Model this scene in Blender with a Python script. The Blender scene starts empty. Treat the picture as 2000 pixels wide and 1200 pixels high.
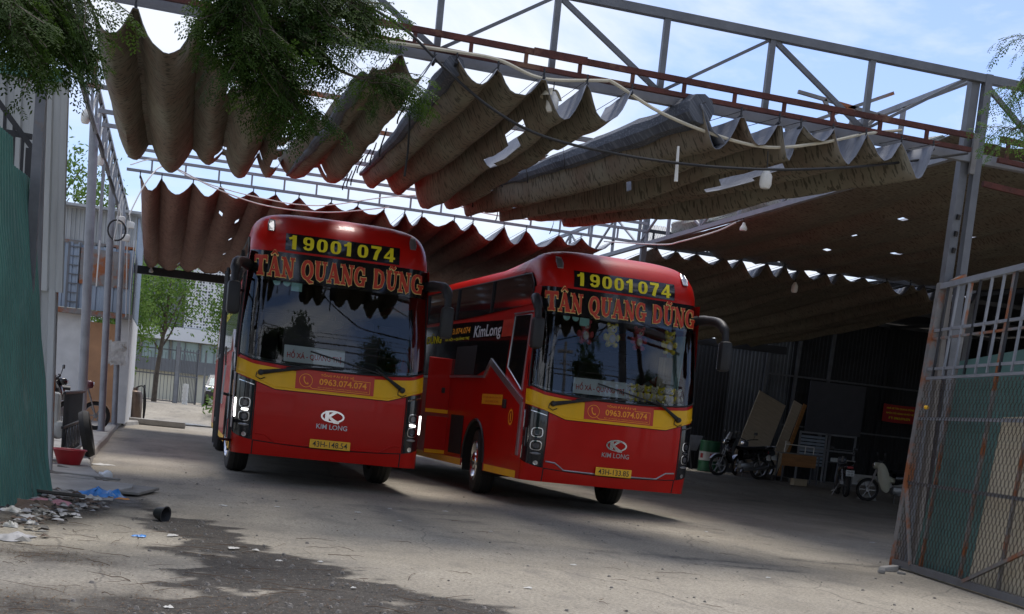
import bpy, bmesh, math, random
import numpy as np
from mathutils import Vector, Matrix, noise as mnoise
random.seed(7)
rng = np.random.default_rng(11)
S = bpy.context.scene
C = S.collection
R = math.radians

# ------------------------------------------------------------------ camera
FOCAL, PPY, YAW, PITCH, ROLL, EYE = 2629.0, 1114.0, .2597, -.1105, .1044, 1.18
_f = Vector((math.sin(YAW)*math.cos(PITCH), math.cos(YAW)*math.cos(PITCH), math.sin(PITCH)))
_r = Vector((math.cos(YAW), -math.sin(YAW), 0))
_u = _r.cross(_f)
CR = math.cos(ROLL)*_r + math.sin(ROLL)*_u
CU = -math.sin(ROLL)*_r + math.cos(ROLL)*_u
CF = _f
cam = bpy.data.cameras.new('camera')
cam.sensor_fit = 'HORIZONTAL'; cam.sensor_width = 36
cam.lens = FOCAL/2000*36
cam.shift_y = (PPY-600)/2000
cam.clip_start = .05; cam.clip_end = 4000
co = bpy.data.objects.new('camera', cam); C.objects.link(co)
m = Matrix.Identity(4)
for i in range(3):
    m[i][0] = CR[i]; m[i][1] = CU[i]; m[i][2] = -CF[i]
m[0][3], m[1][3], m[2][3] = 0, 0, EYE
co.matrix_world = m
S.camera = co
S.render.resolution_x, S.render.resolution_y = 1024, 614

# ------------------------------------------------------------------ sky, sun, exposure
SUN_EL, SUN_AZ = 68, 20      # azimuth clockwise from +Y
w = bpy.data.worlds.new('World'); S.world = w; w.use_nodes = True
nt = w.node_tree; nt.nodes.clear()
N = nt.nodes.new; L = nt.links.new
out = N('ShaderNodeOutputWorld'); bg = N('ShaderNodeBackground')
sky = N('ShaderNodeTexSky'); sky.sky_type = 'NISHITA'; sky.sun_disc = False
sky.sun_elevation = R(SUN_EL); sky.sun_rotation = R(SUN_AZ)
sky.air_density = 1.0; sky.dust_density = 1.2; sky.ozone_density = 1.0
tc = N('ShaderNodeTexCoord'); mp = N('ShaderNodeMapping'); mp.inputs['Scale'].default_value = (1.0, 1.0, 2.6)
mp.inputs['Location'].default_value = (3.1, 1.7, .4)
cn = N('ShaderNodeTexNoise'); cn.inputs['Scale'].default_value = 2.3; cn.inputs['Detail'].default_value = 9; cn.inputs['Roughness'].default_value = .58; cn.inputs['Distortion'].default_value = .35
cr = N('ShaderNodeValToRGB'); cr.color_ramp.elements[0].position = .43; cr.color_ramp.elements[1].position = .60
cr.color_ramp.elements[0].color = (.03, .03, .03, 1); cr.color_ramp.elements[1].color = (.95, .95, .95, 1)
cl = N('ShaderNodeMix'); cl.data_type = 'RGBA'
hsv = N('ShaderNodeMix'); hsv.data_type = 'RGBA'; hsv.blend_type = 'MULTIPLY'; hsv.inputs[0].default_value = 1
L(tc.outputs['Generated'], mp.inputs[0]); L(mp.outputs[0], cn.inputs['Vector']); L(cn.outputs['Fac'], cr.inputs[0])
L(cr.outputs[0], cl.inputs[0]); L(sky.outputs[0], hsv.inputs[6]); hsv.inputs[7].default_value = (.74, .78, .96, 1); L(hsv.outputs[2], cl.inputs[6]); cl.inputs[7].default_value = (5.0, 5.25, 5.75, 1)
L(cl.outputs[2], bg.inputs[0]); bg.inputs[1].default_value = .12
L(bg.outputs[0], out.inputs[0])
sl = bpy.data.lights.new('sun', 'SUN'); sl.energy = 2.0; sl.angle = R(20); sl.color = (1, .95, .88)
so = bpy.data.objects.new('sun', sl); C.objects.link(so)
az, el = R(SUN_AZ), R(SUN_EL)
sd = Vector((math.sin(az)*math.cos(el), math.cos(az)*math.cos(el), math.sin(el)))
so.rotation_euler = sd.to_track_quat('Z', 'Y').to_euler(); so.location = (0, 0, 30)
V = S.view_settings
V.view_transform = 'Standard'; V.look = 'None'; V.gamma = 1; V.exposure = 0.74; V.use_curve_mapping = False
S.cycles.max_bounces = 8; S.cycles.diffuse_bounces = 4; S.cycles.transparent_max_bounces = 12

# ------------------------------------------------------------------ pixel rays (2000x1200 photograph)
def ray(px, py): return CF + CR*((px-1000)/FOCAL) - CU*((py-PPY)/FOCAL)
EYEP = Vector((0, 0, EYE))
def atZ(px, py, z=0): d = ray(px, py); return EYEP + d*((z-EYE)/d.z)
def atY(px, py, y): d = ray(px, py); return EYEP + d*(y/d.y)
def atX(px, py, x): d = ray(px, py); return EYEP + d*(x/d.x)
def atP(px, py, p0, n): d = ray(px, py); return EYEP + d*((Vector(p0)-EYEP).dot(n)/d.dot(n))

# ------------------------------------------------------------------ materials
MATS = {}
def nodes(m):
    m.use_nodes = True; t = m.node_tree
    return t, t.nodes['Principled BSDF'], t.nodes['Material Output']
def mat(name, col, rough=.6, metal=0., var=.25, scale=6., col2=None, thr=None, bump=0., bscale=None, coat=0., spec=.5, obj=True, detail=6, coords='Object', stretch=None):
    """base colour with two octaves of own-colour variation, an optional second colour in patches (rust, dirt) and fine relief"""
    if name in MATS: return MATS[name]
    m = bpy.data.materials.new(name); t, b, o = nodes(m); nn = t.nodes.new; ln = t.links.new
    tcn = nn('ShaderNodeTexCoord'); vec = tcn.outputs['Object'] if coords == 'Object' else None
    if coords == 'World':
        g = nn('ShaderNodeNewGeometry'); vec = g.outputs['Position']
    if stretch:
        mpn = nn('ShaderNodeMapping'); mpn.inputs['Scale'].default_value = stretch; ln(vec, mpn.inputs[0]); vec = mpn.outputs[0]
    n1 = nn('ShaderNodeTexNoise'); n1.inputs['Scale'].default_value = scale; n1.inputs['Detail'].default_value = detail; n1.inputs['Roughness'].default_value = .6
    ln(vec, n1.inputs['Vector'])
    mr = nn('ShaderNodeMapRange'); mr.inputs[1].default_value = .28; mr.inputs[2].default_value = .72
    mr.inputs[3].default_value = 1-var; mr.inputs[4].default_value = 1+var*.6
    ln(n1.outputs['Fac'], mr.inputs[0])
    mul = nn('ShaderNodeMix'); mul.data_type = 'RGBA'; mul.blend_type = 'MULTIPLY'; mul.inputs[0].default_value = 1
    mul.inputs[6].default_value = (*col, 1); ln(mr.outputs[0], mul.inputs[7])
    last = mul.outputs[2]
    if col2 is not None:
        n2 = nn('ShaderNodeTexNoise'); n2.inputs['Scale'].default_value = scale*.45; n2.inputs['Detail'].default_value = 8; n2.inputs['Roughness'].default_value = .68
        ln(vec, n2.inputs['Vector'])
        rr = nn('ShaderNodeMapRange'); a = thr if thr else .55
        rr.inputs[1].default_value = a; rr.inputs[2].default_value = a+.1; ln(n2.outputs['Fac'], rr.inputs[0])
        mx = nn('ShaderNodeMix'); mx.data_type = 'RGBA'; ln(rr.outputs[0], mx.inputs[0]); ln(last, mx.inputs[6]); mx.inputs[7].default_value = (*col2, 1)
        last = mx.outputs[2]
    ln(last, b.inputs['Base Color'])
    b.inputs['Roughness'].default_value = rough; b.inputs['Metallic'].default_value = metal
    b.inputs['Specular IOR Level'].default_value = spec
    if coat: b.inputs['Coat Weight'].default_value = coat; b.inputs['Coat Roughness'].default_value = .04
    rv = nn('ShaderNodeMapRange'); rv.inputs[3].default_value = max(0, rough-.08); rv.inputs[4].default_value = min(1, rough+.12); ln(n1.outputs['Fac'], rv.inputs[0]); ln(rv.outputs[0], b.inputs['Roughness'])
    if bump:
        n3 = nn('ShaderNodeTexNoise'); n3.inputs['Scale'].default_value = bscale or scale*6; n3.inputs['Detail'].default_value = 5; ln(vec, n3.inputs['Vector'])
        bp = nn('ShaderNodeBump'); bp.inputs['Strength'].default_value = bump; bp.inputs['Distance'].default_value = .02
        ln(n3.outputs['Fac'], bp.inputs['Height']); ln(bp.outputs[0], b.inputs['Normal'])
    MATS[name] = m
    return m
def glass_mat(name, tint=(.55, .6, .6), ior=1.9, rough=.01):
    m = bpy.data.materials.new(name); t, b, o = nodes(m); nn = t.nodes.new; ln = t.links.new
    t.nodes.remove(b)
    tr = nn('ShaderNodeBsdfTransparent'); tr.inputs[0].default_value = (*tint, 1)
    gl = nn('ShaderNodeBsdfGlossy'); gl.inputs['Roughness'].default_value = rough
    fr = nn('ShaderNodeFresnel'); fr.inputs[0].default_value = ior
    mx = nn('ShaderNodeMixShader'); ln(fr.outputs[0], mx.inputs[0]); ln(tr.outputs[0], mx.inputs[1]); ln(gl.outputs[0], mx.inputs[2])
    ln(mx.outputs[0], o.inputs[0]); MATS[name] = m
    return m
def emit_mat(name, col, k):
    m = bpy.data.materials.new(name); t, b, o = nodes(m)
    b.inputs['Base Color'].default_value = (*col, 1); b.inputs['Emission Color'].default_value = (*col, 1); b.inputs['Emission Strength'].default_value = k
    MATS[name] = m; return m
def leaf_mat(name, col, col2, trans=.35):
    m = bpy.data.materials.new(name); t, b, o = nodes(m); nn = t.nodes.new; ln = t.links.new
    g = nn('ShaderNodeNewGeometry'); n1 = nn('ShaderNodeTexNoise'); n1.inputs['Scale'].default_value = 2.2; n1.inputs['Detail'].default_value = 4
    ln(g.outputs['Position'], n1.inputs['Vector'])
    ad = nn('ShaderNodeMath'); ad.operation = 'MULTIPLY_ADD'; ln(g.outputs['Random Per Island'], ad.inputs[0]); ad.inputs[1].default_value = .45
    sb = nn('ShaderNodeMapRange'); sb.inputs[1].default_value = .3; sb.inputs[2].default_value = .7; sb.inputs[3].default_value = 0; sb.inputs[4].default_value = .6
    ln(n1.outputs['Fac'], sb.inputs[0]); ln(sb.outputs[0], ad.inputs[2])
    mx = nn('ShaderNodeMix'); mx.data_type = 'RGBA'; ln(ad.outputs[0], mx.inputs[0]); mx.inputs[6].default_value = (*col, 1); mx.inputs[7].default_value = (*col2, 1)
    ln(mx.outputs[2], b.inputs['Base Color']); b.inputs['Roughness'].default_value = .65; b.inputs['Specular IOR Level'].default_value = .12
    tl = nn('ShaderNodeBsdfTranslucent'); ln(mx.outputs[2], tl.inputs[0])
    ms = nn('ShaderNodeMixShader'); ms.inputs[0].default_value = trans; ln(b.outputs[0], ms.inputs[1]); ln(tl.outputs[0], ms.inputs[2]); ln(ms.outputs[0], o.inputs[0])
    MATS[name] = m; return m

RED = mat('bus_red_paint', (.48, .009, .005), .34, 0, .10, 2.2, coat=.16, spec=.2, col2=(.40, .016, .009), thr=.56)
YEL = mat('bus_yellow_film', (.86, .47, .008), .4, 0, .08, 4, coat=.1, spec=.3)
BLK = mat('gloss_black', (.012, .012, .014), .12, 0, .2, 8, coat=.4)
MBLK = mat('matt_black_plastic', (.018, .018, .02), .5, 0, .3, 10)
DRK = mat('dark_void', (.012, .012, .012), .8, 0, .3, 5)
RUB = mat('tyre_rubber', (.022, .021, .02), .8, 0, .35, 14, col2=(.10, .085, .065), thr=.62, bump=.3)
CHR = mat('chrome', (.72, .72, .74), .15, 1, .1, 10)
SILV = mat('silver_trim', (.45, .46, .48), .3, .8, .15, 8)
GALV = mat('galvanised_steel', (.15, .155, .165), .5, .35, .25, 5, col2=(.20, .14, .10), thr=.64, bump=.1)
GALVL = mat('pale_galvanised_steel', (.27, .28, .30), .55, .25, .22, 5, col2=(.25, .17, .12), thr=.66)
RUST = mat('rusty_primer_steel', (.10, .030, .022), .75, .1, .5, 6, col2=(.17, .085, .05), thr=.55, bump=.3)
RUSTP = mat('rusty_post_steel', (.23, .22, .21), .6, .3, .3, 5, col2=(.30, .10, .035), thr=.49, bump=.3)
WHT = mat('white_plastic', (.72, .70, .64), .45, 0, .12, 12)
CABW = mat('white_cable', (.62, .61, .58), .5, 0, .12, 9)
CABK = mat('black_cable', (.015, .015, .016), .55, 0, .2, 9)
WOODP = mat('pale_plywood', (.50, .42, .31), .7, 0, .2, 3, stretch=(1, 1, 8), col2=(.36, .28, .19), thr=.6, bump=.08)
WOODO = mat('orange_wood', (.38, .17, .05), .6, 0, .3, 3, stretch=(1, 8, 8), bump=.08)
BOARDB = mat('beige_board', (.52, .45, .32), .75, 0, .16, 2.5, col2=(.40, .33, .22), thr=.6)
CONC = mat('grey_concrete', (.33, .315, .29), .9, 0, .3, 3, col2=(.20, .185, .165), thr=.56, bump=.4, coords='World')
GREEN = mat('green_painted_sheet', (.055, .165, .135), .5, .0, .25, 2.2, col2=(.10, .20, .17), thr=.58, bump=.06)
GREENS = mat('green_flat_sheet', (.075, .17, .15), .55, 0, .22, 2.0, col2=(.12, .19, .16), thr=.57)
GSHEET = mat('grey_corrugated_sheet', (.42, .435, .43), .5, .1, .3, 1.6, col2=(.20, .16, .12), thr=.63, stretch=(3, 3, .35))
BSHEET = mat('blue_grey_sheet', (.30, .36, .43), .5, .2, .2, 1.6, col2=(.24, .13, .07), thr=.64, stretch=(3, 3, .5))
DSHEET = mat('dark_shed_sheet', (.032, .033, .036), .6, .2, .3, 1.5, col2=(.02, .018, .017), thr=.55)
WPAINT = mat('whitewashed_wall', (.66, .66, .64), .85, 0, .18, 2.2, col2=(.45, .44, .42), thr=.6)
PEACH = mat('peach_panel', (.50, .27, .14), .7, 0, .2, 2.5)
REDP = mat('red_plastic', (.36, .014, .02), .4, 0, .15, 9)
BLUEP = mat('blue_plastic_film', (.03, .22, .60), .35, 0, .35, 14, col2=(.4, .5, .62), thr=.56)
BARK = mat('bark', (.10, .08, .06), .9, 0, .4, 8, bump=.6, coords='World')
GLASSW = glass_mat('windscreen_glass', (.86, .90, .89), 1.72)
GLASSD = mat('dark_side_glass', (.012, .011, .012), .06, 0, .3, 3, coat=.3)
GLASSC = glass_mat('clear_glass', (.8, .85, .85), 1.5)
WHITEON = emit_mat('lit_lamp_white', (1, .98, .94), 5)
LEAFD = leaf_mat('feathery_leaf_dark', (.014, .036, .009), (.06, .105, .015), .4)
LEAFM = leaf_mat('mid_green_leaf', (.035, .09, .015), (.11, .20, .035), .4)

# ------------------------------------------------------------------ mesh builder
class MB:
    def __init__(s): s.v = []; s.f = []; s.m = []
    def add(s, vs, fs, mi=0):
        o = len(s.v); s.v += [tuple(p) for p in vs]; s.f += [tuple(i+o for i in f) for f in fs]; s.m += [mi]*len(fs); return s
    def box(s, c, d, M=None, mi=0):
        vs = []
        for x in (-.5, .5):
            for y in (-.5, .5):
                for z in (-.5, .5):
                    p = Vector((x*d[0], y*d[1], z*d[2]))
                    if M is not None: p = M @ p
                    vs.append(p+Vector(c))
        return s.add(vs, [(0, 1, 3, 2), (4, 6, 7, 5), (0, 4, 5, 1), (2, 3, 7, 6), (0, 2, 6, 4), (1, 5, 7, 3)], mi)
    def box2(s, a, b, mi=0):
        return s.box([(a[i]+b[i])/2 for i in range(3)], [abs(b[i]-a[i]) for i in range(3)], None, mi)
    def bbox(s, c, d, bev=.01, M=None, mi=0):
        """box with chamfered edges"""
        hx, hy, hz = d[0]/2, d[1]/2, d[2]/2; b = min(bev, hx*.9, hy*.9, hz*.9)
        bm = bmesh.new(); bmesh.ops.create_cube(bm, size=1)
        for v in bm.verts: v.co = Vector((v.co.x*d[0], v.co.y*d[1], v.co.z*d[2]))
        bmesh.ops.bevel(bm, geom=bm.edges[:], offset=b, segments=2, affect='EDGES', profile=.5)
        vs = [((M @ v.co) if M is not None else v.co)+Vector(c) for v in bm.verts]; bm.verts.index_update()
        fs = [[v.index for v in f.verts] for f in bm.faces]; bm.free()
        return s.add(vs, fs, mi)
    def bar(s, a, b, w, h=None, up=(0, 0, 1), mi=0):
        a, b = Vector(a), Vector(b); h = h or w; d = (b-a); l = d.length
        if l < 1e-6: return s
        d.normalize(); up = Vector(up)
        if abs(d.dot(up)) > .98: up = Vector((0, 1, 0))
        x = d.cross(up).normalized(); z = x.cross(d)
        vs = []
        for p in (a, b):
            for i, j in ((-1, -1), (1, -1), (1, 1), (-1, 1)): vs.append(p + x*(i*w/2) + z*(j*h/2))
        return s.add(vs, [(0, 1, 2, 3)[::-1], (4, 5, 6, 7), (0, 1, 5, 4), (1, 2, 6, 5), (2, 3, 7, 6), (3, 0, 4, 7)], mi)
    def tube(s, pts, r, n=6, cap=True, mi=0):
        pts = [Vector(p) for p in pts]; k = len(pts)
        rs = r if isinstance(r, (list, tuple)) else [r]*k
        vs = []; fs = []; prev = None
        for i, p in enumerate(pts):
            d = (pts[min(i+1, k-1)]-pts[max(i-1, 0)])
            d = d.normalized() if d.length > 1e-9 else Vector((0, 0, 1))
            if prev is None:
                a = Vector((0, 0, 1)) if abs(d.z) < .9 else Vector((1, 0, 0)); x = d.cross(a).normalized()
            else:
                x = (prev - d*prev.dot(d)); x = x.normalized() if x.length > 1e-6 else d.orthogonal().normalized()
            prev = x; y = d.cross(x)
            for j in range(n):
                t = 2*math.pi*j/n; vs.append(p + (x*math.cos(t)+y*math.sin(t))*rs[i])
        for i in range(k-1):
            for j in range(n): fs.append((i*n+j, i*n+(j+1) % n, (i+1)*n+(j+1) % n, (i+1)*n+j))
        if cap: fs += [tuple(range(n))[::-1], tuple((k-1)*n+j for j in range(n))]
        return s.add(vs, fs, mi)
    def lathe(s, prof, n=20, M=None, mi=0, closed=False):
        """prof: (radius, height) list round local Z"""
        vs = []; fs = []; k = len(prof)
        for r, z in prof:
            for j in range(n):
                t = 2*math.pi*j/n; p = Vector((r*math.cos(t), r*math.sin(t), z)); vs.append((M @ p) if M is not None else p)
        for i in range(k-1 + (1 if closed else 0)):
            a, b = i*n, ((i+1) % k)*n
            for j in range(n): fs.append((a+j, a+(j+1) % n, b+(j+1) % n, b+j))
        return s.add(vs, fs, mi)
    def grid(s, fn, us, vs_, mi=0, keep=None, flip=False):
        nu, nv = len(us), len(vs_); vs = [fn(u, v) for u in us for v in vs_]; fs = []
        for i in range(nu-1):
            for j in range(nv-1):
                if keep and not keep(us[i]/2+us[i+1]/2, vs_[j]/2+vs_[j+1]/2): continue
                q = (i*nv+j, (i+1)*nv+j, (i+1)*nv+j+1, i*nv+j+1)
                fs.append(q[::-1] if flip else q)
        return s.add(vs, fs, mi)
    def build(s, name, mats, parent=None, smooth=False, kind=None, loc=None):
        me = bpy.data.meshes.new(name); me.from_pydata(s.v, [], s.f)
        if not isinstance(mats, (list, tuple)): mats = [mats]
        for mm in mats: me.materials.append(mm)
        if len(mats) > 1: me.polygons.foreach_set('material_index', s.m)
        if smooth:
            me.polygons.foreach_set('use_smooth', [True]*len(me.polygons))
            if smooth != 'all': me.set_sharp_from_angle(angle=R(38 if smooth is True else smooth))
        me.update()
        o = bpy.data.objects.new(name, me); C.objects.link(o)
        if parent: o.parent = parent
        if kind: o['kind'] = kind
        if loc: o.location = loc
        return o
def tag(o, label, cat, group=None, kind=None):
    o['label'] = label; o['category'] = cat
    if group: o['group'] = group
    if kind: o['kind'] = kind
    return o
def thing(name, label, cat, loc=(0, 0, 0), rotz=0, group=None):
    o = bpy.data.objects.new(name, None); C.objects.link(o); o.empty_display_size = .1
    o.location = loc; o.rotation_euler = (0, 0, rotz)
    return tag(o, label, cat, group)
def struct(o): o['kind'] = 'structure'; return o
def dup(root, loc=None, rotz=None, label=None, group=None):
    r = root.copy(); C.objects.link(r)
    if loc is not None: r.location = loc
    if rotz is not None: r.rotation_euler = (0, 0, rotz)
    if label: r['label'] = label
    if group: r['group'] = group
    def rec(a, b):
        for ch in list(a.children):
            c = ch.copy(); C.objects.link(c); c.parent = b; rec(ch, c)
    rec(root, r)
    return r
def lin(a, b, n): return [a+(b-a)*i/(n-1) for i in range(n)]
def spline(pts, n=8):
    """Catmull-Rom through points"""
    P = [Vector(p) for p in pts]; out = []
    for i in range(len(P)-1):
        p0, p1, p2, p3 = P[max(i-1, 0)], P[i], P[i+1], P[min(i+2, len(P)-1)]
        for k in range(n):
            t = k/n; out.append(.5*((2*p1)+(p2-p0)*t+(2*p0-5*p1+4*p2-p3)*t*t+(3*p1-p0-3*p2+p3)*t**3))
    out.append(P[-1]); return out
def sag(a, b, d, n=14):
    a, b = Vector(a), Vector(b)
    return [a.lerp(b, i/(n-1)) - Vector((0, 0, d*4*(i/(n-1))*(1-i/(n-1)))) for i in range(n)]
def nz(x, y=0., z=0.): return mnoise.noise(Vector((x, y, z)))

# flat text -> (verts2d, faces)
def text2d(body, size=1., bold=0., xs=1., align='CENTER'):
    cu = bpy.data.curves.new('t', 'FONT'); cu.body = body; cu.size = size; cu.align_x = align; cu.align_y = 'CENTER'; cu.offset = bold; cu.resolution_u = 3
    o = bpy.data.objects.new('t', cu); C.objects.link(o); dg = bpy.context.evaluated_depsgraph_get(); me = o.evaluated_get(dg).to_mesh()
    vs = [(v.co.x*xs, v.co.y) for v in me.vertices]; fs = [tuple(p.vertices) for p in me.polygons]
    o.evaluated_get(dg).to_mesh_clear(); bpy.data.objects.remove(o); bpy.data.curves.remove(cu)
    return vs, fs
def fit2d(t, w=None, h=None, cx=0, cy=0):
    vs, fs = t; xs = [v[0] for v in vs]; ys = [v[1] for v in vs]
    x0, x1, y0, y1 = min(xs), max(xs), min(ys), max(ys)
    kx = w/(x1-x0) if w else None; ky = h/(y1-y0) if h else None
    kx = kx or ky; ky = ky or kx
    return [((x-(x0+x1)/2)*kx+cx, (y-(y0+y1)/2)*ky+cy) for x, y in vs], fs
# ================================================================== ground
def sst(a, b, x): t = np.clip((x-a)/(b-a), 0, 1); return t*t*(3-2*t)
def gz(x, y):
    """gentle rise of the yard towards the back"""
    x = np.asarray(x, float); y = np.asarray(y, float)
    return .30*sst(27.5, 34, y)*sst(9, 13, x) + .45*sst(44, 50, y)*(1-sst(9, 13, x))
def gh(x, y): return float(gz(x, y))
def vnoise(x, y, sc, seed=0, oct=4):
    """value noise on arrays"""
    out = np.zeros_like(x); amp = 1.; tot = 0
    for o in range(oct):
        r = np.random.default_rng(seed*31+o); T = r.random((256, 256)); u = x*sc*2**o+17.3*o; v = y*sc*2**o+9.1*o
        i = np.floor(u).astype(int); j = np.floor(v).astype(int); fu = u-i; fv = v-j; fu = fu*fu*(3-2*fu); fv = fv*fv*(3-2*fv)
        g = lambda a, b: T[a % 256, b % 256]
        out += amp*((g(i, j)*(1-fu)+g(i+1, j)*fu)*(1-fv)+(g(i, j+1)*(1-fu)+g(i+1, j+1)*fu)*fv); tot += amp; amp *= .55
    return out/tot
def axis(dense0, dense1, step, far0, far1):
    mid = list(np.arange(dense0, dense1+1e-6, step)); a = []; s = step; x = dense0
    while x > far0: s *= 1.35; x -= s; a.append(x)
    b = []; s = step; x = mid[-1]
    while x < far1: s *= 1.35; x += s; b.append(x)
    return np.array(a[::-1]+mid+b)
GX = axis(-3.2, 10.0, .06, -900, 900); GY = axis(6.0, 22.0, .06, -900, 1500)
# extra rows where the yard rises
GY = np.unique(np.concatenate([GY, np.arange(22, 60, .8)])); GX = np.unique(np.concatenate([GX, np.arange(10, 30, .8)]))
XX, YY = np.meshgrid(GX, GY, indexing='ij')
def seg_mask(poly, wid, soft):
    """1 near a polyline of given half width (list), fading over soft"""
    best = np.full(XX.shape, -9.)
    for k in range(len(poly)-1):
        (x0, y0), (x1, y1) = poly[k], poly[k+1]; dx, dy = x1-x0, y1-y0; t = np.clip(((XX-x0)*dx+(YY-y0)*dy)/(dx*dx+dy*dy), 0, 1)
        d = np.hypot(XX-x0-t*dx, YY-y0-t*dy); wv = wid[k]+(wid[k+1]-wid[k])*t; best = np.maximum(best, (wv-d)/soft)
    return np.clip(best+.5, 0, 1)
n1 = vnoise(XX, YY, .55, 1); n2 = vnoise(XX, YY, 2.2, 2); n3 = vnoise(XX, YY*.45, 1.1, 3); n4 = vnoise(XX, YY, 6., 4, 3)
pg = lambda *a: [tuple(atZ(*p)[:2]) for p in a]
soil = seg_mask(pg((300, 1000), (370, 1035), (480, 1085), (600, 1135), (700, 1200), (760, 1290)), [.16, .30, .42, .62, 1.0, 1.2], .16)
soil = seg_mask(pg((300, 1000), (370, 1035), (480, 1085), (600, 1135), (700, 1200), (760, 1290)), [.22, .36, .5, .7, 1.1, 1.3], .5)
soil = np.clip((soil-.55+(n2-.5)*1.6+(n4-.5)*.7)*4+.3, 0, 1)*(soil > .02)
lit = seg_mask(pg((10, 1010), (90, 1000), (190, 968), (250, 990)), [.55, .45, .35, .25], .3); lit = np.clip(lit+(n2-.5)*1.4*(lit > .02), 0, 1)
lit2 = seg_mask(pg((-80, 1060), (60, 1075), (200, 1110)), [.3, .35, .15], .4)*np.clip((n2-.42)*4, 0, 1)
lit3 = seg_mask(pg((-60, 1190), (300, 1180), (700, 1230), (1100, 1260)), [.6, .5, .5, .3], .6)*np.clip((n3-.38)*4, 0, 1)
oil = np.zeros_like(XX)
for (px, py, rx, ry) in ((1150, 935, 1.6, 2.2), (620, 930, 1.3, 1.6), (1600, 1005, .6, .25), (1330, 1090, 1.3, .18), (1560, 1095, 1.6, .2), (1440, 1108, 1.0, .15), (300, 880, .5, .9), (250, 860, .35, 1.2), (820, 1000, .9, .5), (1000, 1060, .8, .2), (740, 1000, .12, .45), (1480, 980, .8, .5), (920, 1020, .5, .3)):
    c = atZ(px, py); d = np.hypot((XX-c.x)/rx, (YY-c.y)/ry); oil = np.maximum(oil, np.clip(1.15-d, 0, 1)*np.clip((n2-.30)*3, 0, 1))
wet = seg_mask(pg((215, 960), (255, 1000), (290, 1030)), [.10, .22, .16], .2)*np.clip((n1-.2)*2, 0, 1)
puddle = np.clip(1.2-np.hypot((XX-.6)/1.6, (YY-43.2)/2.2), 0, 1)
dirt = np.clip(.9*soil+.75*lit+.55*lit2+.6*lit3, 0, 1)
zz = gz(XX, YY) + .012*(n2-.5)*(np.abs(XX) < 12)*(YY < 24) + .03*soil*(n4-.5) + .02*lit*(n4-.3)
gm = MB(); nx_, ny_ = XX.shape
gv = np.stack([XX, YY, zz], -1).reshape(-1, 3)
idx = np.arange(nx_*ny_).reshape(nx_, ny_)
gf = np.stack([idx[:-1, :-1], idx[1:, :-1], idx[1:, 1:], idx[:-1, 1:]], -1).reshape(-1, 4)
me = bpy.data.meshes.new('ground'); me.from_pydata(gv.tolist(), [], gf.tolist())
for nm_, arr in (('dirt', dirt), ('oil', np.clip(oil*1.3, 0, 1)), ('wet', np.clip(wet+puddle, 0, 1))):
    a = me.attributes.new(nm_, 'FLOAT', 'POINT'); a.data.foreach_set('value', arr.astype(np.float32).ravel())
me.polygons.foreach_set('use_smooth', [True]*len(me.polygons))
go = bpy.data.objects.new('ground', me); C.objects.link(go); struct(go)
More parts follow.
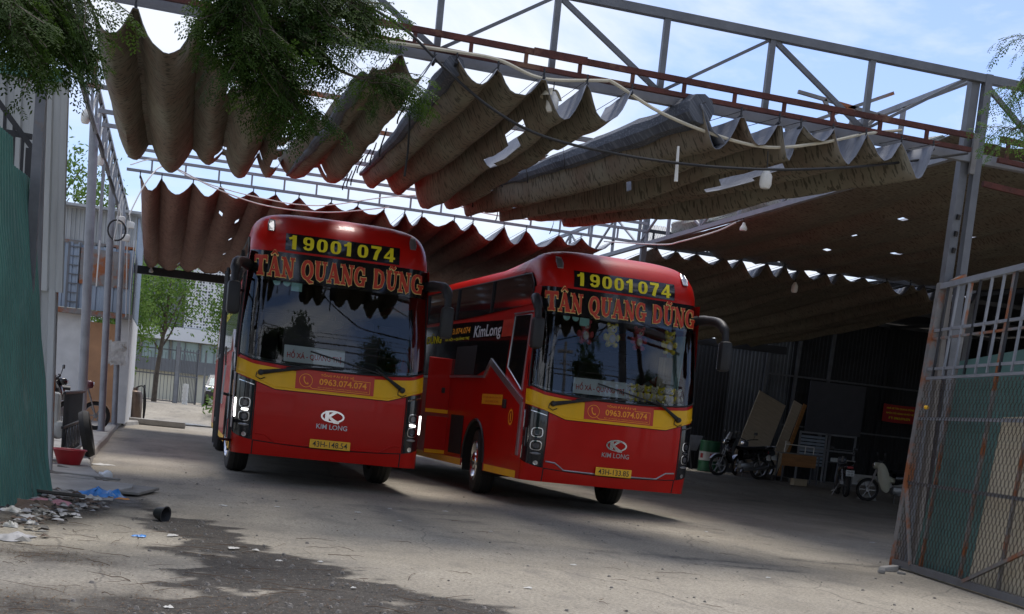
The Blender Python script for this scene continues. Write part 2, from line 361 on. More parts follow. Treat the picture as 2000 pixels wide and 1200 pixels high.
def ground_mat():
    m = bpy.data.materials.new('yard_concrete'); t, b, o = nodes(m); nn = t.nodes.new; ln = t.links.new
    g = nn('ShaderNodeNewGeometry')
    def noise(sc, det=8, rough=.6, st=None):
        n = nn('ShaderNodeTexNoise'); n.inputs['Scale'].default_value = sc; n.inputs['Detail'].default_value = det; n.inputs['Roughness'].default_value = rough
        if st:
            mpn = nn('ShaderNodeMapping'); mpn.inputs['Scale'].default_value = st; ln(g.outputs['Position'], mpn.inputs[0]); ln(mpn.outputs[0], n.inputs['Vector'])
        else: ln(g.outputs['Position'], n.inputs['Vector'])
        return n.outputs['Fac']
    def rng_(src, a, b_, c=0., d=1.):
        r = nn('ShaderNodeMapRange'); r.inputs[1].default_value = a; r.inputs[2].default_value = b_; r.inputs[3].default_value = c; r.inputs[4].default_value = d; ln(src, r.inputs[0]); return r.outputs[0]
    def mix(fac, A, B, mode='MIX'):
        x = nn('ShaderNodeMix'); x.data_type = 'RGBA'; x.blend_type = mode
        if isinstance(fac, float): x.inputs[0].default_value = fac
        else: ln(fac, x.inputs[0])
        for k, vv in ((6, A), (7, B)):
            if isinstance(vv, tuple): x.inputs[k].default_value = (*vv, 1)
            else: ln(vv, x.inputs[k])
        return x.outputs[2]
    def att(n): a = nn('ShaderNodeAttribute'); a.attribute_name = n; return a.outputs['Fac']
    def math_(op, a, b_):
        x = nn('ShaderNodeMath'); x.operation = op
        for k, vv in ((0, a), (1, b_)):
            if isinstance(vv, (int, float)): x.inputs[k].default_value = vv
            else: ln(vv, x.inputs[k])
        return x.outputs[0]
    c = mix(rng_(noise(.45), .36, .66), (.31, .275, .215), (.48, .43, .345))
    c = mix(rng_(noise(1.7, 8, .65, (1.3, .55, 1)), .52, .72), c, (.215, .195, .165))
    c = mix(rng_(noise(5.5, 8, .7), .56, .74, 0, .7), c, (.46, .42, .35))
    c = mix(rng_(noise(38, 5, .7), .34, .62, .85, 0.), c, (.14, .125, .105))
    c = mix(rng_(noise(150, 3, .6), .56, .66, 0, .55), c, (.50, .47, .41))
    c = mix(rng_(noise(11, 8, .72, (1.6, .5, 1)), .55, .68, 0, .75), c, (.17, .15, .125))
    vo = nn('ShaderNodeTexVoronoi'); vo.inputs['Scale'].default_value = 26; ln(g.outputs['Position'], vo.inputs['Vector'])
    c = mix(math_('MULTIPLY', rng_(vo.outputs['Distance'], .16, .05), rng_(noise(3.1), .5, .62)), c, (.085, .075, .065))
    dirtc = mix(rng_(noise(14, 8, .7), .35, .65), (.016, .014, .012), (.060, .050, .041))
    dirtc = mix(rng_(noise(60, 3, .6), .60, .68, 0, .6), dirtc, (.30, .28, .25))
    dm = math_('MINIMUM', math_('MULTIPLY', att('dirt'), rng_(noise(7, 8, .7), .25, .55, .75, 1.6)), .96)
    c = mix(dm, c, dirtc)
    om = math_('MULTIPLY', att('oil'), rng_(noise(5.5, 9, .75, (.8, 1.6, 1)), .42, .56))
    c = mix(om, c, (.075, .068, .060))
    wm = math_('MULTIPLY', att('wet'), rng_(noise(6, 6, .6), .3, .55))
    c = mix(wm, c, (.085, .082, .075))
    # thin cracks
    vc = nn('ShaderNodeTexVoronoi'); vc.feature = 'DISTANCE_TO_EDGE'; vc.inputs['Scale'].default_value = .33
    wn = nn('ShaderNodeTexNoise'); wn.inputs['Scale'].default_value = 1.4; wn.inputs['Detail'].default_value = 6; ln(g.outputs['Position'], wn.inputs['Vector'])
    va = nn('ShaderNodeVectorMath'); va.operation = 'MULTIPLY_ADD'; ln(wn.outputs['Color'], va.inputs[0]); va.inputs[1].default_value = (.35, .35, 0); ln(g.outputs['Position'], va.inputs[2]); ln(va.outputs[0], vc.inputs['Vector'])
    c = mix(math_('MULTIPLY', rng_(vc.outputs['Distance'], .004, .0), .55), c, (.09, .08, .07))
    ln(c, b.inputs['Base Color'])
    r = math_('SUBTRACT', .93, math_('MULTIPLY', wm, .75)); r = math_('SUBTRACT', r, math_('MULTIPLY', om, .15)); ln(r, b.inputs['Roughness'])
    bp = nn('ShaderNodeBump'); bp.inputs['Strength'].default_value = .9; bp.inputs['Distance'].default_value = .014
    h = math_('ADD', noise(30, 6, .7), math_('MULTIPLY', noise(120, 3, .6), .5)); ln(h, bp.inputs['Height']); ln(bp.outputs[0], b.inputs['Normal'])
    return m
me.materials.append(ground_mat())

# raised concrete apron along the shed on the left, its broken edge following the kerb line
edge = [(-.74, 14.9), (-.66, 15.6), (-.80, 16.6), (-.92, 18), (-1.0, 20), (-1.05, 23), (-1.08, 27), (-1.13, 31), (-1.16, 36), (-1.0, 36.6), (-.35, 41.5)]
q = MB(); top = []
pts = spline([(a, b, 0) for a, b in edge], 6)
pts = [Vector((p.x+.03*nz(p.y*2.1), p.y, .105)) for p in pts]
vs = []
for p in pts: vs += [(-7, p.y, .105), (p.x-.02, p.y, .105), (p.x+.01, p.y, .085), (p.x+.035+.02*nz(p.y*5), p.y, -.02)]
fs = [(4*i+k, 4*i+k+1, 4*i+k+5, 4*i+k+4) for i in range(len(pts)-1) for k in range(3)]
fs.append((0, 1, 2, 3)); q.add(vs, fs)
struct(q.build('concrete_apron', CONC, None))
q = MB(); q.grid(lambda u, v: Vector((-1.35+.9*u+(.15 if v > .5 else 0), 13.5+1.45*v, .012+.1*v*(1-.3*u))), lin(0, 1, 5), lin(0, 1, 5)); q.grid(lambda u, v: Vector((-.45+(.15 if u > .5 else 0), 13.5+1.45*u, .012*(1-v)+.08*u*(1-v)-.02*v)), lin(0, 1, 5), [0, 1]); struct(q.build('apron_ramp', CONC))

# ---- loose stones, twigs and leaf litter (nobody could count them)
PEB = mat('pebbles', (.22, .20, .175), .9, 0, .5, 30, coords='World')
def scatter(n, test, seed, yr=(6.2, 20), xr=(-2.2, 9)):
    r = np.random.default_rng(seed); out = []
    while len(out) < n:
        x = r.uniform(*xr); y = yr[0]+(yr[1]-yr[0])*r.random()**1.5
        i = min(len(GX)-1, np.searchsorted(GX, x)); j = min(len(GY)-1, np.searchsorted(GY, y))
        if r.random() < test(i, j): out.append((x, y, zz[i, j], r))
    return out
q = MB()
for x, y, z, r in scatter(1500, lambda i, j: .04+.9*soil[i, j]+.35*lit[i, j], 5):
    s = .004+.018*r.random()**2.5; a = r.random()*6.3
    vs = [(x+s*math.cos(a+k*1.257)*r.uniform(.7, 1.2), y+s*math.sin(a+k*1.257)*r.uniform(.7, 1.2), z-.002) for k in range(5)] + [(x+s*.5*math.cos(a+k*1.257), y+s*.5*math.sin(a+k*1.257), z+s*.7) for k in range(5)]
    q.add(vs, [(5, 6, 7, 8, 9)]+[(k, (k+1) % 5, 5+(k+1) % 5, 5+k) for k in range(5)])
tag(q.build('loose_stones', PEB), 'scattered grey pebbles and crumbs of broken concrete on the yard', 'pebbles', kind='stuff')
TWIG = mat('dry_twig', (.11, .07, .045), .9, 0, .4, 40, coords='World')
q = MB()
def twig(x, y, z, l, a, r):
    k = 5; p = Vector((x, y, z+.006)); pts = [p.copy()]; da = r.uniform(-.18, .18)
    for i in range(k): a += da/k+r.uniform(-.03, .03); p = p+Vector((math.cos(a), math.sin(a), 0))*l/k; pts.append(Vector((p.x, p.y, z+.006+.012*r.random())))
    w_ = r.uniform(.0010, .0024); q.tube(pts, [w_, w_, w_, w_*.8, w_*.6, w_*.3], 4, cap=False)
for x, y, z, r in scatter(210, lambda i, j: (.9 if GX[i] < 1.6 and GY[j] < 11.5 else .05)+.5*soil[i, j], 6, (6.2, 15), (-1.3, 4.2)): twig(x, y, z, r.uniform(.08, .5)*(1.3 if r.random() < .1 else .8), r.normal(.5, 1.1)+(3.14 if r.random() < .5 else 0), r)
for x, y, z, r in scatter(60, lambda i, j: .6, 8, (6.5, 17), (0, 9)): twig(x, y, z, r.uniform(.05, .22), r.random()*6.3, r)
tag(q.build('fallen_twigs', TWIG), 'thin dry twigs and leaf stalks strewn over the concrete', 'twigs', kind='stuff')
DRYL = mat('dry_leaf_litter', (.13, .075, .035), .9, 0, .6, 50, coords='World')
q = MB()
for x, y, z, r in scatter(5200, lambda i, j: .9*lit2[i, j]+.35*lit3[i, j]+.12*lit[i, j]+.10*soil[i, j], 9, (6.2, 15), (-2.0, 5)):
    s = r.uniform(.004, .013); a = r.random()*6.3; t = r.uniform(-.6, .6)
    dx, dy = math.cos(a)*s, math.sin(a)*s; q.add([(x-dx, y-dy, z+.004), (x-dy*.35, y+dx*.35, z+.006), (x+dx, y+dy, z+.004+abs(t)*s), (x+dy*.35, y-dx*.35, z+.005)], [(0, 1, 2, 3)])
for x, y, z, r in scatter(3800, lambda i, j: .5+.5*n2[i, j], 12, (6.2, 21), (-1.0, 10)):
    s = r.uniform(.003, .012)*(1.8 if r.random() < .06 else 1); a = r.random()*6.3
    dx, dy = math.cos(a)*s, math.sin(a)*s; q.add([(x-dx, y-dy, z+.004), (x-dy*.4, y+dx*.4, z+.006), (x+dx, y+dy, z+.005+.4*s), (x+dy*.4, y-dx*.4, z+.005)], [(0, 1, 2, 3)])
tag(q.build('leaf_litter', DRYL), 'brown mats of tiny dry leaflets on the ground', 'leaf litter', kind='stuff')
# ================================================================== the two coaches
# local frame: x to the viewer's right, y towards the rear, z up; front centre at the origin
_zk = [.34, .45, .6, .9, 1.2, 1.35, 1.6, 2.0, 2.4, 2.7, 3.05]
_yk = [.075, .045, .02, .0, .0, .008, .03, .075, .13, .175, .235]
def base_y(z): return float(np.interp(z, _zk, _yk))
def half_w(z):
    if z < 1.9: return 1.25
    return max(1.1925, 1.25-.06*(z-1.9)/1.2)
CAPZ, CAPH = 3.05, .57
def ztop(x): return CAPZ+.04+(CAPH-.04)*max(0, 1-(abs(x)/1.195)**4.5)**(1/4.5)
def plan_s(s):
    a = abs(s)
    if a <= .75: xs = .8*a/.75; y = .06*xs*xs
    else:
        an = (a-.75)/.25*math.pi/2; xs = .8+.2*math.sin(an); y = .06*xs*xs+.26*(1-math.cos(an))
    return math.copysign(xs, s), y
def s_of_x(xr):
    a = min(abs(xr), 1)
    s = a/.8*.75 if a <= .8 else .75+.25*math.asin(min(1, (a-.8)/.2))/(math.pi/2)
    return math.copysign(s, xr)
def FSs(s, z, off=0.):
    xs, yp = plan_s(s)
    if z <= CAPZ: hw = half_w(z); x = xs*hw; y = base_y(z)+yp
    else:
        hw = half_w(CAPZ); x = xs*hw; q = min(1, (z-CAPZ)/(ztop(x)-CAPZ)); y = .235+.62*(1-math.sqrt(1-q*q))+yp
    if off:
        a = abs(s); ang = 0 if a <= .75 else (a-.75)/.25*math.pi/2
        x += math.copysign(math.sin(ang), s)*off; y -= math.cos(ang)*off*.92
        if z > 2.9: z += off*.4
    return Vector((x, y, z))
def FS(x, z, off=0.):
    hw = half_w(min(z, CAPZ)); return FSs(s_of_x(x/hw), z, off)
def side_pt(sgn, y, z, off=0.): return Vector((sgn*(half_w(z)+off), y, z))

def front_patch(mb, lo, hi, s0, s1, nz_=6, ns=24, off=0., mi=0):
    def fn(s, t):
        a, b = lo(s), hi(s); return FSs(s, a+(b-a)*t, off)
    return mb.grid(fn, lin(s0, s1, ns), lin(0, 1, nz_), mi)
def put_front(mb, t, off, mi=0):
    vs, fs = t; return mb.add([FS(x, z, off) for x, z in vs], fs, mi)
def put_side(mb, t, sgn, off, mi=0):
    vs, fs = t; return mb.add([side_pt(sgn, -y if sgn > 0 else y, z, off) for y, z in vs], fs, mi)
def rect2d(x0, x1, z0, z1, nx=2, nz_=2):
    vs = [(x0+(x1-x0)*i/(nx-1), z0+(z1-z0)*j/(nz_-1)) for i in range(nx) for j in range(nz_)]
    fs = [(i*nz_+j, (i+1)*nz_+j, (i+1)*nz_+j+1, i*nz_+j+1) for i in range(nx-1) for j in range(nz_-1)]
    return vs, fs
# --- flared serif lettering built from tapered strokes
def stroke(pts, ws, extra=0.):
    P2, W2 = [pts[0]], [ws[0]]            # resample so that letters follow the curved panels
    for i in range(1, len(pts)):
        n_ = max(1, int(math.hypot(pts[i][0]-pts[i-1][0], pts[i][1]-pts[i-1][1])/.13)) if max(abs(c) for p in pts for c in p) <= 3 else 1
        for k in range(1, n_+1): t = k/n_; P2.append((pts[i-1][0]+(pts[i][0]-pts[i-1][0])*t, pts[i-1][1]+(pts[i][1]-pts[i-1][1])*t)); W2.append(ws[i-1]+(ws[i]-ws[i-1])*t)
    pts, ws = P2, W2
    vs = []; fs = []; k = len(pts)
    for i, p in enumerate(pts):
        a = pts[max(i-1, 0)]; b = pts[min(i+1, k-1)]; dx, dy = b[0]-a[0], b[1]-a[1]; l = math.hypot(dx, dy) or 1
        nx, ny = -dy/l, dx/l; wd = ws[i]/2+extra
        ex = 0
        if i == 0: ex = -extra
        if i == k-1: ex = extra
        px, py = p[0]+dx/l*ex, p[1]+dy/l*ex
        vs += [(px+nx*wd, py+ny*wd), (px-nx*wd, py-ny*wd)]
        if i: fs.append((2*i-2, 2*i-1, 2*i+1, 2*i))
    return vs, fs
def ell(cx, cy, rx, ry, a0, a1, n=14): return [(cx+rx*math.cos(R(a0+(a1-a0)*i/(n-1))), cy+ry*math.sin(R(a0+(a1-a0)*i/(n-1)))) for i in range(n)]
def bar2(a, b, w=.1): return ([a, ((a[0]+b[0])/2, (a[1]+b[1])/2), b], [w*1.25, w*.9, w*1.25])
def glyph(ch):
    if ch == 'T': return .92, [([(.45, .02), (.45, .5), (.45, .98)], [.34, .22, .3]), bar2((.02, .91), (.88, .91), .16), ([(.05, .97), (.03, .66)], [.12, .07]), ([(.85, .97), (.87, .66)], [.12, .07]), bar2((.2, .045), (.7, .045), .1)]
    if ch in 'AÂ':
        g = [([(.14, .03), (.3, .5), (.46, .99)], [.12, .12, .2]), ([(.80, .03), (.63, .5), (.47, .99)], [.32, .24, .2]), bar2((.2, .33), (.68, .33), .1), bar2((-.03, .045), (.3, .045), .1), bar2((.58, .045), (1.0, .045), .1)]
        if ch == 'Â': g += [([(.2, 1.08), (.46, 1.28)], [.06, .14]), ([(.46, 1.28), (.72, 1.08)], [.14, .06])]
        return 1.02, g
    if ch == 'N': return .98, [([(.17, .03), (.17, .5), (.17, .97)], [.16, .12, .18]), ([(.14, .97), (.45, .5), (.76, .0)], [.2, .24, .22]), ([(.8, .03), (.8, .5), (.8, .97)], [.12, .12, .16]), bar2((-.01, .045), (.36, .045), .1), bar2((-.06, .95), (.22, .95), .1), bar2((.62, .95), (.98, .95), .1)]
    if ch == 'Q': return 1.0, [(ell(.47, .5, .35, .42, 90, 450, 26), [.13+.11*abs(math.cos(R(90+360*i/25))) for i in range(26)]), ([(.3, .16), (.52, .02), (.72, -.1), (.98, -.1)], [.08, .16, .16, .06])]
    if ch in 'UŨ':
        g = [([(.2, .97), (.2, .4), (.27, .16), (.46, .07), (.66, .15), (.74, .4), (.76, .97)], [.28, .24, .22, .16, .12, .11, .15]), bar2((.0, .95), (.42, .95), .1), bar2((.58, .95), (.94, .95), .1)]
        if ch == 'Ũ': g += [([(.22, 1.1), (.32, 1.2), (.46, 1.16), (.6, 1.1), (.72, 1.22)], [.05, .11, .12, .11, .05])]
        return .96, g
    if ch == 'G': return 1.0, [(ell(.48, .5, .36, .43, 48, 318, 20), [.10+.13*abs(math.cos(R(48+270*i/19))) for i in range(20)]), ([(.76, .95), (.76, .64)], [.07, .15]), ([(.76, .42), (.74, .02)], [.24, .18]), bar2((.5, .42), (.98, .42), .11)]
    if ch == 'D': return 1.0, [([(.2, .03), (.2, .5), (.2, .97)], [.28, .22, .28]), ([(.04, .93), (.4, .93), (.68, .82), (.8, .5), (.68, .18), (.4, .07), (.04, .07)], [.12, .12, .18, .24, .18, .12, .12])]
    return .42, []
def serif_line(txt, x0, x1, z0, h):
    """-> (fill strokes, outline strokes) as 2-D meshes across x0..x1"""
    adv = sum(glyph(c)[0]+.07 for c in txt); k = (x1-x0)/adv; x = x0; fill = []; outl = []
    for c in txt:
        wd, g = glyph(c)
        for pts, ws in g:
            for ex, dst in ((0., fill), (.038, outl)):
                vs, fs = stroke(pts, [k_*1.12 for k_ in ws], ex); dst.append(([(x+a*k, z0+b*h) for a, b in vs], fs))
        x += (wd+.07)*k
    return fill, outl

DIG = {'1': [([(.02, .72), (.2, .8), (.36, .98)], [.16, .18, .1]), ([(.34, 0), (.34, 1)], [.30, .30])],
       '0': [([(.36+.22*math.copysign(abs(math.cos(t))**.75, math.cos(t)), .5+.39*math.copysign(abs(math.sin(t))**.75, math.sin(t))) for t in lin(0, 2*math.pi, 25)], [.13+.14*abs(math.cos(t)) for t in lin(0, 2*math.pi, 25)])],
       '9': [([(.36+.22*math.copysign(abs(math.cos(t))**.75, math.cos(t)), .68+.22*math.copysign(abs(math.sin(t))**.75, math.sin(t))) for t in lin(0, 2*math.pi, 21)], [.13+.14*abs(math.cos(t)) for t in lin(0, 2*math.pi, 21)]), ([(.58, .68), (.58, .34), (.52, .17), (.36, .1), (.2, .14), (.14, .28)], [.27, .26, .22, .16, .2, .26])],
       '7': [([(.04, .9), (.68, .9)], [.2, .2]), ([(.58, .86), (.4, .5), (.3, 0)], [.24, .27, .29])],
       '4': [([(.5, 0), (.5, 1)], [.26, .26]), ([(.5, .94), (.1, .34)], [.16, .16]), ([(.02, .27), (.72, .27)], [.16, .16])]}
def digit_line(txt, x0, x1, z0, h):
    k = (x1-x0)/len(txt); out = []
    for i, c in enumerate(txt):
        for pts, ws in DIG[c]:
            asp = k*.86/.72
            vs, fs = stroke([(a*asp/h, b) for a, b in pts], [w_*.9*min(asp/h, 1.1) for w_ in ws]); out.append(([(x0+k*i+a*h, z0+b*h) for a, b in vs], fs))
    return out
NAVY = mat('band_black', (.010, .010, .012), .1, 0, .1, 6, coat=.5)
TXY = mat('text_yellow', (.88, .74, .01), .5, 0, .06, 5)
TXO = mat('text_outline', (.95, .72, .26), .5, 0, .05, 5)
TXR = mat('text_red', (.56, .045, .015), .45, 0, .08, 5)
INFO = mat('info_red', (.55, .035, .012), .4, 0, .05, 5)
INFT = mat('info_orange', (.95, .36, .02), .5, 0, .05, 5)
PLATE = mat('plate_yellow', (.85, .46, .02), .45, 0, .1, 8)
SIGNW = mat('sign_white', (.62, .66, .66), .6, 0, .06, 8)
SIGNR = mat('sign_red_print', (.45, .03, .02), .6, 0, .06, 8)
STICK = mat('sticker_mint', (.35, .62, .55), .5, 0, .1, 30)
LENS = mat('lamp_lens', (.10, .10, .11), .08, .3, .2, 20, coat=.6)
SEATM = mat('seat_fabric', (.045, .04, .05), .85, 0, .3, 9)
CURT = mat('mint_curtain', (.30, .48, .45), .8, 0, .15, 6)
CREAM = mat('cream_cloth', (.52, .44, .34), .8, 0, .15, 6)

def ws_bot(s): xs, _ = plan_s(s); return 1.555+.075*xs**2+.05*max(0, abs(xs)-.85)/.15
WS_TOP = 2.70
def make_wheel(parent, x, y, steer=0, sgn=1):
    wroot = MB(); Mx = Matrix.Translation((x, y, .5)) @ Matrix.Rotation(steer, 4, 'Z') @ Matrix.Rotation(math.pi/2*sgn, 4, 'Y')
    prof = [(.30, -.13), (.40, -.15), (.47, -.14), (.495, -.10), (.50, -.04), (.50, .04), (.495, .10), (.47, .14), (.40, .15), (.30, .13)]
    wroot.lathe(prof, 36, Mx, closed=True)
    for k in (-.06, 0, .06): wroot.lathe([(.497, k-.012), (.506, k-.008), (.506, k+.008), (.497, k+.012)], 36, Mx)
    t = wroot.build('wheel', RUB, parent, True)
    r = MB(); r.lathe([(.315, .135), (.30, .155), (.285, .14), (.27, .05), (.16, .07), (.14, .15), (.10, .17), (.0, .175)], 28, Mx)
    for k in range(10):
        a = 2*math.pi*k/10; p = Mx @ Vector((.20*math.cos(a), .20*math.sin(a), .07)); q = Mx @ Vector((.20*math.cos(a), .20*math.sin(a), .105)); r.tube([p, q], .022, 6)
    r.build('rim', CHR, t, True)
    return t

def make_bus(name, label, pose, plate, lights_on, door_open, group):
    x0, y0, th = pose
    B = thing(name, label, 'bus', (x0, y0, 0), th, group)
    LEN = 11.9; ss = lin(-1, 1, 49)
    # ---- painted shell: front below the windscreen, front cap, sides, roof, rear
    b = MB()
    front_patch(b, lambda s: .38, ws_bot, -1, 1, 16, 49)
    def cap(s, q):
        xs, yp = plan_s(s); x = xs*half_w(CAPZ); ph = q*math.pi/2; zz = CAPZ+(ztop(x)-CAPZ)*math.sin(ph)
        return Vector((x, .235+.62*(1-math.cos(ph))+yp, zz))
    b.grid(cap, ss, lin(0, 1, 13))
    def roof(s, t):
        xs, yp = plan_s(s); x = xs*half_w(CAPZ); ya = .855+yp; y = ya+(LEN-ya)*t
        k = 1-.24*min(1, max(0, (y-.85)/1.6)); zz = CAPZ+(ztop(x)-CAPZ)*k
        return Vector((x, y, zz))
    b.grid(roof, ss, [0, .03, .06, .1, .15, .3, .5, .7, .85, 1])
    YW, RW = 2.69, .60
    def zlo(y):
        for yc in (YW, 8.9):
            if abs(y-yc) < RW: return max(.38, .5+math.sqrt(RW*RW-(y-yc)**2)*1.05)
        return .38
    ys = sorted(set([.31, .5, 1.35, 1.36] + lin(.6, 2.0, 5) + lin(YW-RW-.001, YW+RW+.001, 21) + lin(3.5, 8.2, 8) + lin(8.9-RW-.001, 8.9+RW+.001, 15) + lin(9.6, LEN, 5)))
    for sg in (-1, 1):
        door = (lambda y, t: not (.52 < y < 1.36 and True)) if (sg < 0 and door_open) else None
        b.grid(lambda y, t, sg=sg: side_pt(sg, y, zlo(y)+(CAPZ-zlo(y))*t), ys, lin(0, 1, 9), keep=door)
    # door pocket edge seams and rear wall
    b.grid(lambda u, z: Vector((u*half_w(z), LEN+.0, z)), lin(-1, 1, 5), lin(.38, CAPZ+.3, 5))
    b.build('body_shell', RED, B, 40)
    # ---- black upper band carrying the name, A-pillars
    nb = MB(); front_patch(nb, lambda s: WS_TOP-.03, lambda s: CAPZ, -1, 1, 6, 49)
    for sg in (-1, 1): front_patch(nb, ws_bot, lambda s: WS_TOP, sg*.955, sg*1.0, 8, 4)
    nb.build('name_band', NAVY, B, True)
    # ---- windscreen
    g = MB(); front_patch(g, ws_bot, lambda s: WS_TOP, -.955, .955, 12, 49, .004); ws = g.build('windscreen', GLASSW, B, True)
    e = MB()
    for sg in (-1, 1): e.tube([FSs(sg*.945, z, .006) for z in lin(1.66, WS_TOP, 10)], .013, 6)
    e.tube([FSs(s, ws_bot(s)+.012, .004) for s in lin(-.95, .95, 31)], .012, 6)
    e.build('windscreen_seal', MBLK, ws, True)
    k = MB(); front_patch(k, ws_bot, lambda s: ws_bot(s)+.055, -.95, .95, 3, 41, -.012); k.build('lower_black_border', NAVY, ws, True)
    st = MB()
    put_front(st, rect2d(-.64, -.50, 2.56, 2.71, 3, 3), -.008); st.build('sticker', STICK, ws)
    for xx in (-.83, -.70):
        st = MB(); st.add([FS(xx+.05*math.cos(a), 2.66+.05*math.sin(a), -.008) for a in lin(0, 2*math.pi*.95, 18)], [tuple(range(18))]); st.build('sticker', STICK, ws)
    # ---- name, number
    fill, outl = serif_line('TÂN QUANG DŨNG', -1.12, 1.12, 2.725, .25)
    mo, mf = MB(), MB()
    for i, t in enumerate(outl): put_front(mo, t, .006+.0002*i)
    for i, t in enumerate(fill): put_front(mf, t, .022+.0002*i)
    nm = mo.build('name_lettering_outline', TXO, B); mf.build('name_lettering', TXR, nm)
    nb2 = MB(); put_front(nb2, rect2d(-.755, .765, 3.075, 3.305, 25, 6), .005); box = nb2.build('number_panel', NAVY, B, True)
    t = MB(); [put_front(t, d_, .011+.0002*i_) for i_, d_ in enumerate(digit_line('19001074', -.715, .725, 3.098, .185))]; t.build('number_lettering', TXY, box)
    # ---- yellow belt with kink, call-centre panel
    def yb(s):
        xs, _ = plan_s(s); a = abs(xs)*1.25; return 1.262 if a < .75 else 1.262+.165*(a-.75)/.5
    y = MB(); front_patch(y, yb, lambda s: ws_bot(s)-.045+.0*s, -.998, .998, 4, 61, .004); yl = y.build('yellow_belt', YEL, B, True)
    y = MB(); y.tube([FSs(s, yb(s)+.03, .004) for s in lin(-.99, .99, 61)], .007, 5); y.build('belt_moulding', YEL, yl, True)
    rb = MB(); put_front(rb, rect2d(-.495, .545, 1.292, 1.55, 13, 3), .008); rp = rb.build('call_centre_panel', INFO, B)
    tx = MB()
    put_front(tx, fit2d(text2d('TỔNG ĐÀI ĐẶT VÉ', 1, .016), .44, .05, .05, 1.507), .012)
    put_front(tx, fit2d(text2d('0963.074.074', 1, .022), .63, .085, .13, 1.418), .012)
    put_front(tx, fit2d(text2d('ĐẶT VÉ ONLINE TẠI WEBSITE: TANQUANGDUNG.COM', 1, .01), .66, .024, .13, 1.342), .012)
    tx.add(*(lambda v, f: ([FS(-.36+.085*vx, 1.415+.085*vz, .012) for vx, vz in v], f))(*stroke(ell(0, 0, 1, 1, 0, 360, 29), [.09]*29)))
    for pts, ws_ in (([(-.42, .42), (-.38, .1), (-.2, -.25), (.1, -.48), (.38, -.5)], [.16, .2, .2, .2, .16]), ([(-.5, .5), (-.2, .42)], [.26, .26]), ([(.25, -.36), (.5, -.5)], [.26, .26])):
        tx.add(*(lambda v, f: ([FS(-.36+.085*vx*.8, 1.415+.085*vz, .0125) for vx, vz in v], f))(*stroke(pts, ws_)))
    tx.add(*(lambda v, f: ([FS(vx, vz, .012) for vx, vz in v], f))(*stroke([(.25, 1.475), (.49, 1.475), (.49, 1.318), (-.27, 1.318), (-.31, 1.345)], [.008]*5)))
    tx.build('panel_lettering', INFT, rp)
    # ---- lower front: groove lines, moulding, badge, plate
    ln_ = MB()
    for sg in (-1, 1):
        ln_.tube([FS(sg*.985, z, .0) for z in lin(.385, .565, 4)], .008, 4)
        ln_.tube([FS(sg*1.0, z, .0) for z in lin(.57, 1.34, 8)], .007, 4)
    ln_.tube([FS(x, .57-.035*(1-(x/.985)**2), .0) for x in lin(-.985, .985, 31)], .007, 4)
    ln_.tube([FSs(s, yb(s)-.008, .0) for s in lin(-.8, .8, 41)], .004, 4)
    ln_.build('panel_gap', DRK, B)
    mo = MB(); mo.tube([FS(x, z, .002) for x, z in ((-.97, .665), (-.84, .655), (-.78, .62), (-.70, .565))] + [FS(x, .565-.01*(1-(x/.7)**2), .002) for x in lin(-.66, .66, 15)] + [FS(x, z, .002) for x, z in ((.70, .565), (.78, .62), (.84, .655), (.97, .665))], .011, 6); mo.build('bumper_moulding', RED if lights_on else SILV, B, True)
    bd = MB()
    put_front(bd, stroke(ell(.03, .975, .145, .07, -52, 232, 25), [.022]*25), .012); 
    put_front(bd, stroke(ell(.03, .975, .145, .07, 232, 308, 7), [.016]*7), .0122)
    put_front(bd, stroke([(-.045, 1.045), (-.045, .91)], [.05, .05]), .015)
    put_front(bd, stroke([(.07, 1.04), (-.02, .975), (.06, .91), (.12, .90)], [.035, .05, .05, .03]), .0155)
    lg = bd.build('badge', CHR, B)
    bd = MB(); put_front(bd, fit2d(text2d('KIM LONG', 1, .012), .41, .065, .03, .835), .012); bd.build('badge_lettering', SIGNW if lights_on else SILV, lg)
    pl = MB(); pl.bbox((.025, -.012, .60), (.54, .016, .115), .006); pp = pl.build('number_plate', PLATE, B)
    pl = MB(); vs, fs = fit2d(text2d(plate, 1, .006), .46, .075, .025, .60); pl.add([(x, -.0225, z) for x, z in vs], fs); pl.build('plate_lettering', MBLK, pp)
    # ---- headlamp clusters
    for sg in (-1, 1):
        h = MB()
        def hl(s, t, sg=sg):
            u = (s-.0)
            zi0, zi1, zo0, zo1 = .575, 1.345, .665, 1.43
            a = zi0+(zo0-zi0)*u**1.3; c = zi1+(zo1-zi1)*u
            return FSs(sg*(.757+(.992-.757)*u), a+(c-a)*t, .006)
        h.grid(hl, lin(0, 1, 12), lin(0, 1, 12)); H = h.build('headlamp_cluster', BLK, B, True)
        for zc in (1.05, .87):
            q = MB(); c = (sg*1.115, zc)
            q.add(*(lambda v, f: ([FS(c[0]+vx, c[1]+vz, .016) for vx, vz in v], f))(*stroke([(.062*math.copysign(abs(math.cos(t))**.6, math.cos(t)), .062*math.copysign(abs(math.sin(t))**.6, math.sin(t))) for t in lin(0, 2*math.pi, 25)], [.010]*25))); L1 = q.build('lamp_ring', CHR, H)
            q = MB(); q.add([FS(c[0]+.038*math.cos(t), c[1]+.038*math.sin(t), .014) for t in lin(0, 2*math.pi*.95, 18)], [tuple(range(18))]); q.build('headlamp_lens', LENS, H)
        q = MB(); q.add([FS(sg*1.10+.03*math.cos(t), .635+.03*math.sin(t), .014) for t in lin(0, 2*math.pi*.95, 14)], [tuple(range(14))]); q.build('fog_lamp', CHR, H)
        lampm = WHITEON if lights_on else LENS
        q = MB(); q.tube([FSs(sg*.935, z, .012) for z in lin(.85, 1.10, 6)], .011, 6); q.build('daytime_lamp', lampm, H, True)
